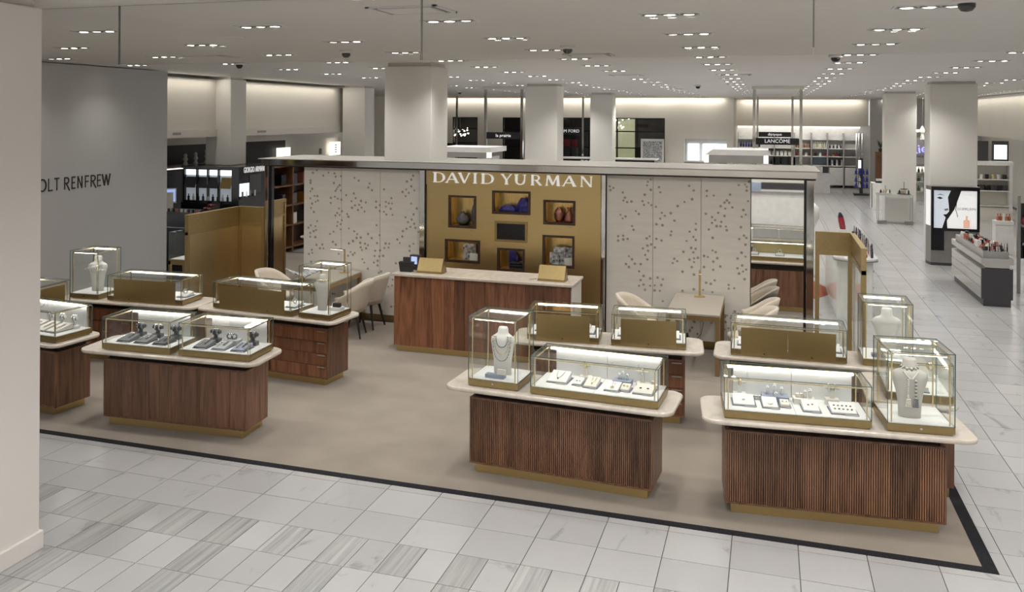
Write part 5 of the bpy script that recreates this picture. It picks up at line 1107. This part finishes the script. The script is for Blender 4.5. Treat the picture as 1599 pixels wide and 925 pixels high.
# --- mirrored make-up bar in the aisle
t = thing('makeup_bar', 'mirrored make-up bar with a black end panel in the right aisle', 'counter', (3.36, 18.1, 0))
B(.04, .42, .02, 2.7, 0, .12).build('plinth', 'charcoal', t); B(0, .46, 0.015, 2.72, .12, .62).build('carcass', 'steel_panel', t)
for z0, z1 in ((.125, .30), (.31, .46), (.47, .615)): B(-.008, 0, .02, 2.7, z0, z1).build('drawer', 'chrome', t)
B(0, .46, 0, .015, .12, .63).build('end_panel', 'charcoal', t); B(.03, .43, .0, .03, 0, .12).build('end_foot', 'charcoal', t)
B(.06, .42, .05, 2.6, .62, .70).build('neck', 'chrome', t); B(-.01, .47, 0, 2.72, .70, .80).build('mirror_slab', 'chrome', t); B(.04, .42, .1, 2.6, .80, .90).build('tester_tray', 'steel_panel', t)
random.seed(11)
for q in range(46):
    y = 18.35 + 2.2 * (q // 4) / 11.5; x = 3.46 + .09 * (q % 4); kd = ('box', 'jar', 'box', 'bottle', 'stick')[q % 5]; mt = ('charcoal', 'pink_gloss', 'cream_pad', 'black_gloss', 'amber', 'white_gloss', 'red_gloss')[q % 7]
    item('makeup_tester', stock(kd, mt, random.uniform(.045, .07), random.uniform(.03, .1)), '%s %s tester on the mirrored bar in the right aisle' % ({'charcoal': 'charcoal', 'pink_gloss': 'pink', 'cream_pad': 'cream', 'black_gloss': 'black', 'amber': 'amber', 'white_gloss': 'white', 'red_gloss': 'red'}[mt], {'box': 'boxed', 'jar': 'jar', 'bottle': 'bottle', 'stick': 'stick'}[kd]), 'cosmetic', (x, y, .90), random.uniform(-.5, .5), 'testers on the mirrored make-up bar')
row('stick', ['black_gloss', 'chrome'], 7, (3.5, 18.24, .90), (3.76, 18.24, .90), .02, .16, 'upright make-up brush at the near end of the mirrored bar', 'brushes on the mirrored bar')
# --- right side plinth, shelves and counters
t = thing('white_plinth', 'slim white plinth with perfume bottles in the right aisle', 'plinth', (4.96, 25.2, 0)); B(0, .36, 0, .36, 0, .66).build('body', 'white_gloss', t); B(-.005, .365, -.005, .365, .67, .76).build('cap', 'white_gloss', t)
row('bottle', ['pink_gloss', 'amber', 'acrylic'], 5, (5.03, 25.36, .76), (5.27, 25.36, .76), .06, .16, 'perfume bottle on the slim white plinth', 'perfumes on the white plinth')
t = thing('brand_shelves', 'cream wall shelves with black boxes right of the light box', 'shelving', (5.3, 33.2, 0)); B(0, 1.7, .4, .44, 0, 1.7).build('back_panel', 'wall_cream', t); B(0, 1.7, 0, .44, 1.7, 1.82).build('head', 'white_plain', t)
for x in (0, 1.6): B(x, x + .08, .0, .44, 0, 1.7).build('side', 'white_plain', t)
for z in (.44, .9, 1.25): B(.05, 1.65, .05, .4, z, z + .03).build('shelf', 'white_gloss', t)
B(.05, 1.65, .1, .4, 0, .42).build('base_cabinet', 'wall_cream', t)
row('box', ['black_gloss', 'charcoal'], 8, (5.7, 33.4, .93), (6.8, 33.4, .93), .13, .16, 'black box on the middle cream shelf right of the light box', 'black boxes on cream shelves')
row('jar', ['white_gloss', 'black_gloss', 'gold_bright'], 8, (5.7, 33.4, 1.28), (6.8, 33.4, 1.28), .1, .14, 'jar on the upper cream shelf right of the light box', 'jars on cream shelves')
t = thing('screen_panel', 'dark framed lit panel on top of the cream shelves', 'display', (5.9, 33.6, 1.82)); B(0, .5, 0, .06, 0, .62).build('frame', 'charcoal', t); B(.6, 1.05, 0, .06, 0, .62).build('frame', 'charcoal', t); B(.66, 1.0, -.006, 0, .06, .5).build('lit_panel', 'shop_glow', t)
for k in range(5):
    t = thing('lit_bay', '%s tall cream wall bay with a vertical light strip on the right wall' % ('farthest', 'fourth', 'third', 'second', 'nearest')[k], 'shelving', (7.2, 31.6 - 1.7 * k, 0), 0, 'lit wall bays'); B(.0, .5, 0, .12, 0, 2.3).build('pier', 'wall_cream', t); B(-.02, 0.0, .03, .09, .5, 2.0).build('light_strip', 'warm_glow', t); B(.45, .5, .12, 1.7, 0, 2.3).build('back_panel', 'wall_cream', t)
    for z in (.6, 1.0, 1.4, 1.8): B(.1, .45, .14, 1.66, z, z + .03).build('shelf', 'white_gloss', t)
t = thing('steel_gondola', 'dark steel gondola with a lilac curved counter at the right edge', 'display stand', (4.2, 19.6, 0)); B(.0, .05, .0, .05, 0, 1.75).build('post', 'grey_metal', t); B(.05, .9, .25, .3, .6, 1.6).build('dark_panel', 'black_gloss', t); B(.05, .9, -.1, .3, 1.2, 1.23).build('shelf', 'grey_metal', t)
MB().prism([(.15, .2), (.2, -.15), (.4, -.35), (.9, -.4), (.9, .2)], .0, .85).build('curved_counter', 'steel_panel', t); MB().prism([(.12, .2), (.17, -.17), (.38, -.38), (.92, -.43), (.92, .2)], .85, .89).build('counter_top', 'sky_panel', t)
row('bottle', ['red_gloss', 'black_gloss', 'pink_gloss'], 6, (4.3, 19.65, 1.23), (4.75, 19.65, 1.23), .05, .14, 'bottle on the dark steel gondola shelf at the right edge', 'bottles on the steel gondola')
# --- white lipstick counter behind the right screen
t = thing('lipstick_counter', 'white rounded lipstick counter behind the gold screen', 'counter', (.96, 15.9, 0))
MB().prism(rrect(.05, .58, .12, 3.5, .22, 6), 0, .93).build('body', 'white_gloss', t, 'auto'); MB().prism(rrect(0, .64, 0, 3.56, .3, 8), .93, .96).build('counter_top', 'acrylic', t); MB().prism(rrect(-.005, .645, -.005, 3.565, .3, 8), .915, .935).build('top_edge', 'grey_metal', t)
for q in range(3): MB().cyl((.58, .5, .2 + .26 * q), (.60, .5, .2 + .26 * q), .02, n=10).build('button', 'black_gloss', t)
t = thing('giant_lipstick', 'oversized red lipstick on a white block on the lipstick counter', 'display prop', (1.27, 18.7, .96)); B(-.07, .07, -.07, .07, 0, .16).build('block', 'white_gloss', t)
MB().loft([[(-.05 * f_ + r_ * math.cos(6.283 * j / 12), r_ * math.sin(6.283 * j / 12), .16 + .30 * f_) for j in range(12)] for f_, r_ in ((0, .05), (.45, .055), (.75, .045), (.95, .022), (1, .008))]).build('bullet', 'red_gloss', t, True); MB().loft([[(-.05 * f_ + r_ * math.cos(6.283 * j / 12), r_ * math.sin(6.283 * j / 12), .16 + .30 * f_) for j in range(12)] for f_, r_ in ((.72, .048), (.95, .026), (1.01, .012))]).build('tip', 'navy', t, True)
random.seed(4)
for k, mts in enumerate((['gem_dark', 'chrome'], ['red_gloss', 'white_gloss', 'pink_gloss', 'navy'])):
    row('stick', mts, 16, (1.53 - .07 * k, 16.2, .96), (1.51 - .07 * k, 19.2, .96), .04, .18 - .1 * k, '%s in the row along the white lipstick counter' % ('upright lipstick wand', 'short coloured lipstick')[k], 'lipsticks on the white counter %d' % (k + 1), .03)
row('box', ['red_gloss', 'white_gloss'], 5, (1.02, 18.9, .96), (1.10, 18.5, .96), .04, .03, 'flat red case at the left of the lipstick counter', 'red cases on the lipstick counter')
item('white_vase', MB().lathe([(.16, 0), (.06, .06), (.06, .95), (.15, 1.15), (.15, 1.35), (.06, 1.45)], n=16).mesh('white_vase', 'white_gloss', True), 'white lamp-shaped prop beside the right chrome post', 'prop', (.80, 20.3, .0))
t = thing('rug', 'terracotta floor mat seen through the right gold screen', 'rug', (0, 0, 0)); MB().prism([(.1, 17.6), (.78, 17.75), (1.0, 18.2), (1.0, 19.0), (.85, 19.6), (.1, 19.6)], 0, .006).build('mat', 'orange_rug', t)

# --- counters on the camera's side of the store, met only in the mirrors
t = thing('white_counter', 'white counter with grey top reflected in the right mirror', 'counter', (-.9, -3.6, 0)); B(0, 1.9, 0, .7, 0, .9).build('body', 'white_gloss', t); B(-.05, 1.95, -.05, .75, .9, .96).build('counter_top', 'steel_panel', t); B(.1, .7, .2, .5, .96, 1.2).build('display_block', 'sky_panel', t)
t = thing('shop_wall', 'beige wall unit with a dark base reflected high in the right mirror', 'wall unit', (-4, -8.4, 0)); B(0, 8, 0, .5, .9, 2.2).build('upper', 'wall_cream', t); B(0, 8, .05, .5, 0, .9).build('base', 'charcoal', t)
t = thing('dark_shelving', 'dark brown product shelving reflected in the left mirror', 'shelving', (-10.56, 3.6, 0)); B(0, .04, 0, 5.0, 0, 2.5).build('back_panel', 'walnut_dark', t)
for y in (0, 1.25, 2.5, 3.75, 4.95): B(.04, .36, y, y + .05, 0, 2.5).build('upright', 'brown_wood', t)
for z in (.1, .6, 1.05, 1.5, 1.95, 2.45): B(.04, .36, 0, 5.0, z, z + .03).build('shelf', 'brown_wood', t)
for z, mts in ((.63, ['white_gloss', 'charcoal']), (1.08, ['charcoal', 'navy', 'amber']), (1.53, ['navy', 'black_gloss', 'pink_gloss']), (1.98, ['yellow_box', 'sky_panel', 'charcoal'])):
    row('box', mts, 9, (-10.34, 3.9, z), (-10.34, 8.3, z), .2, .24, 'box on the %s shelf of the dark shelving in the left mirror' % {.63: 'lowest', 1.08: 'second', 1.53: 'third', 1.98: 'top'}[z], 'boxes on the mirrored dark shelving')
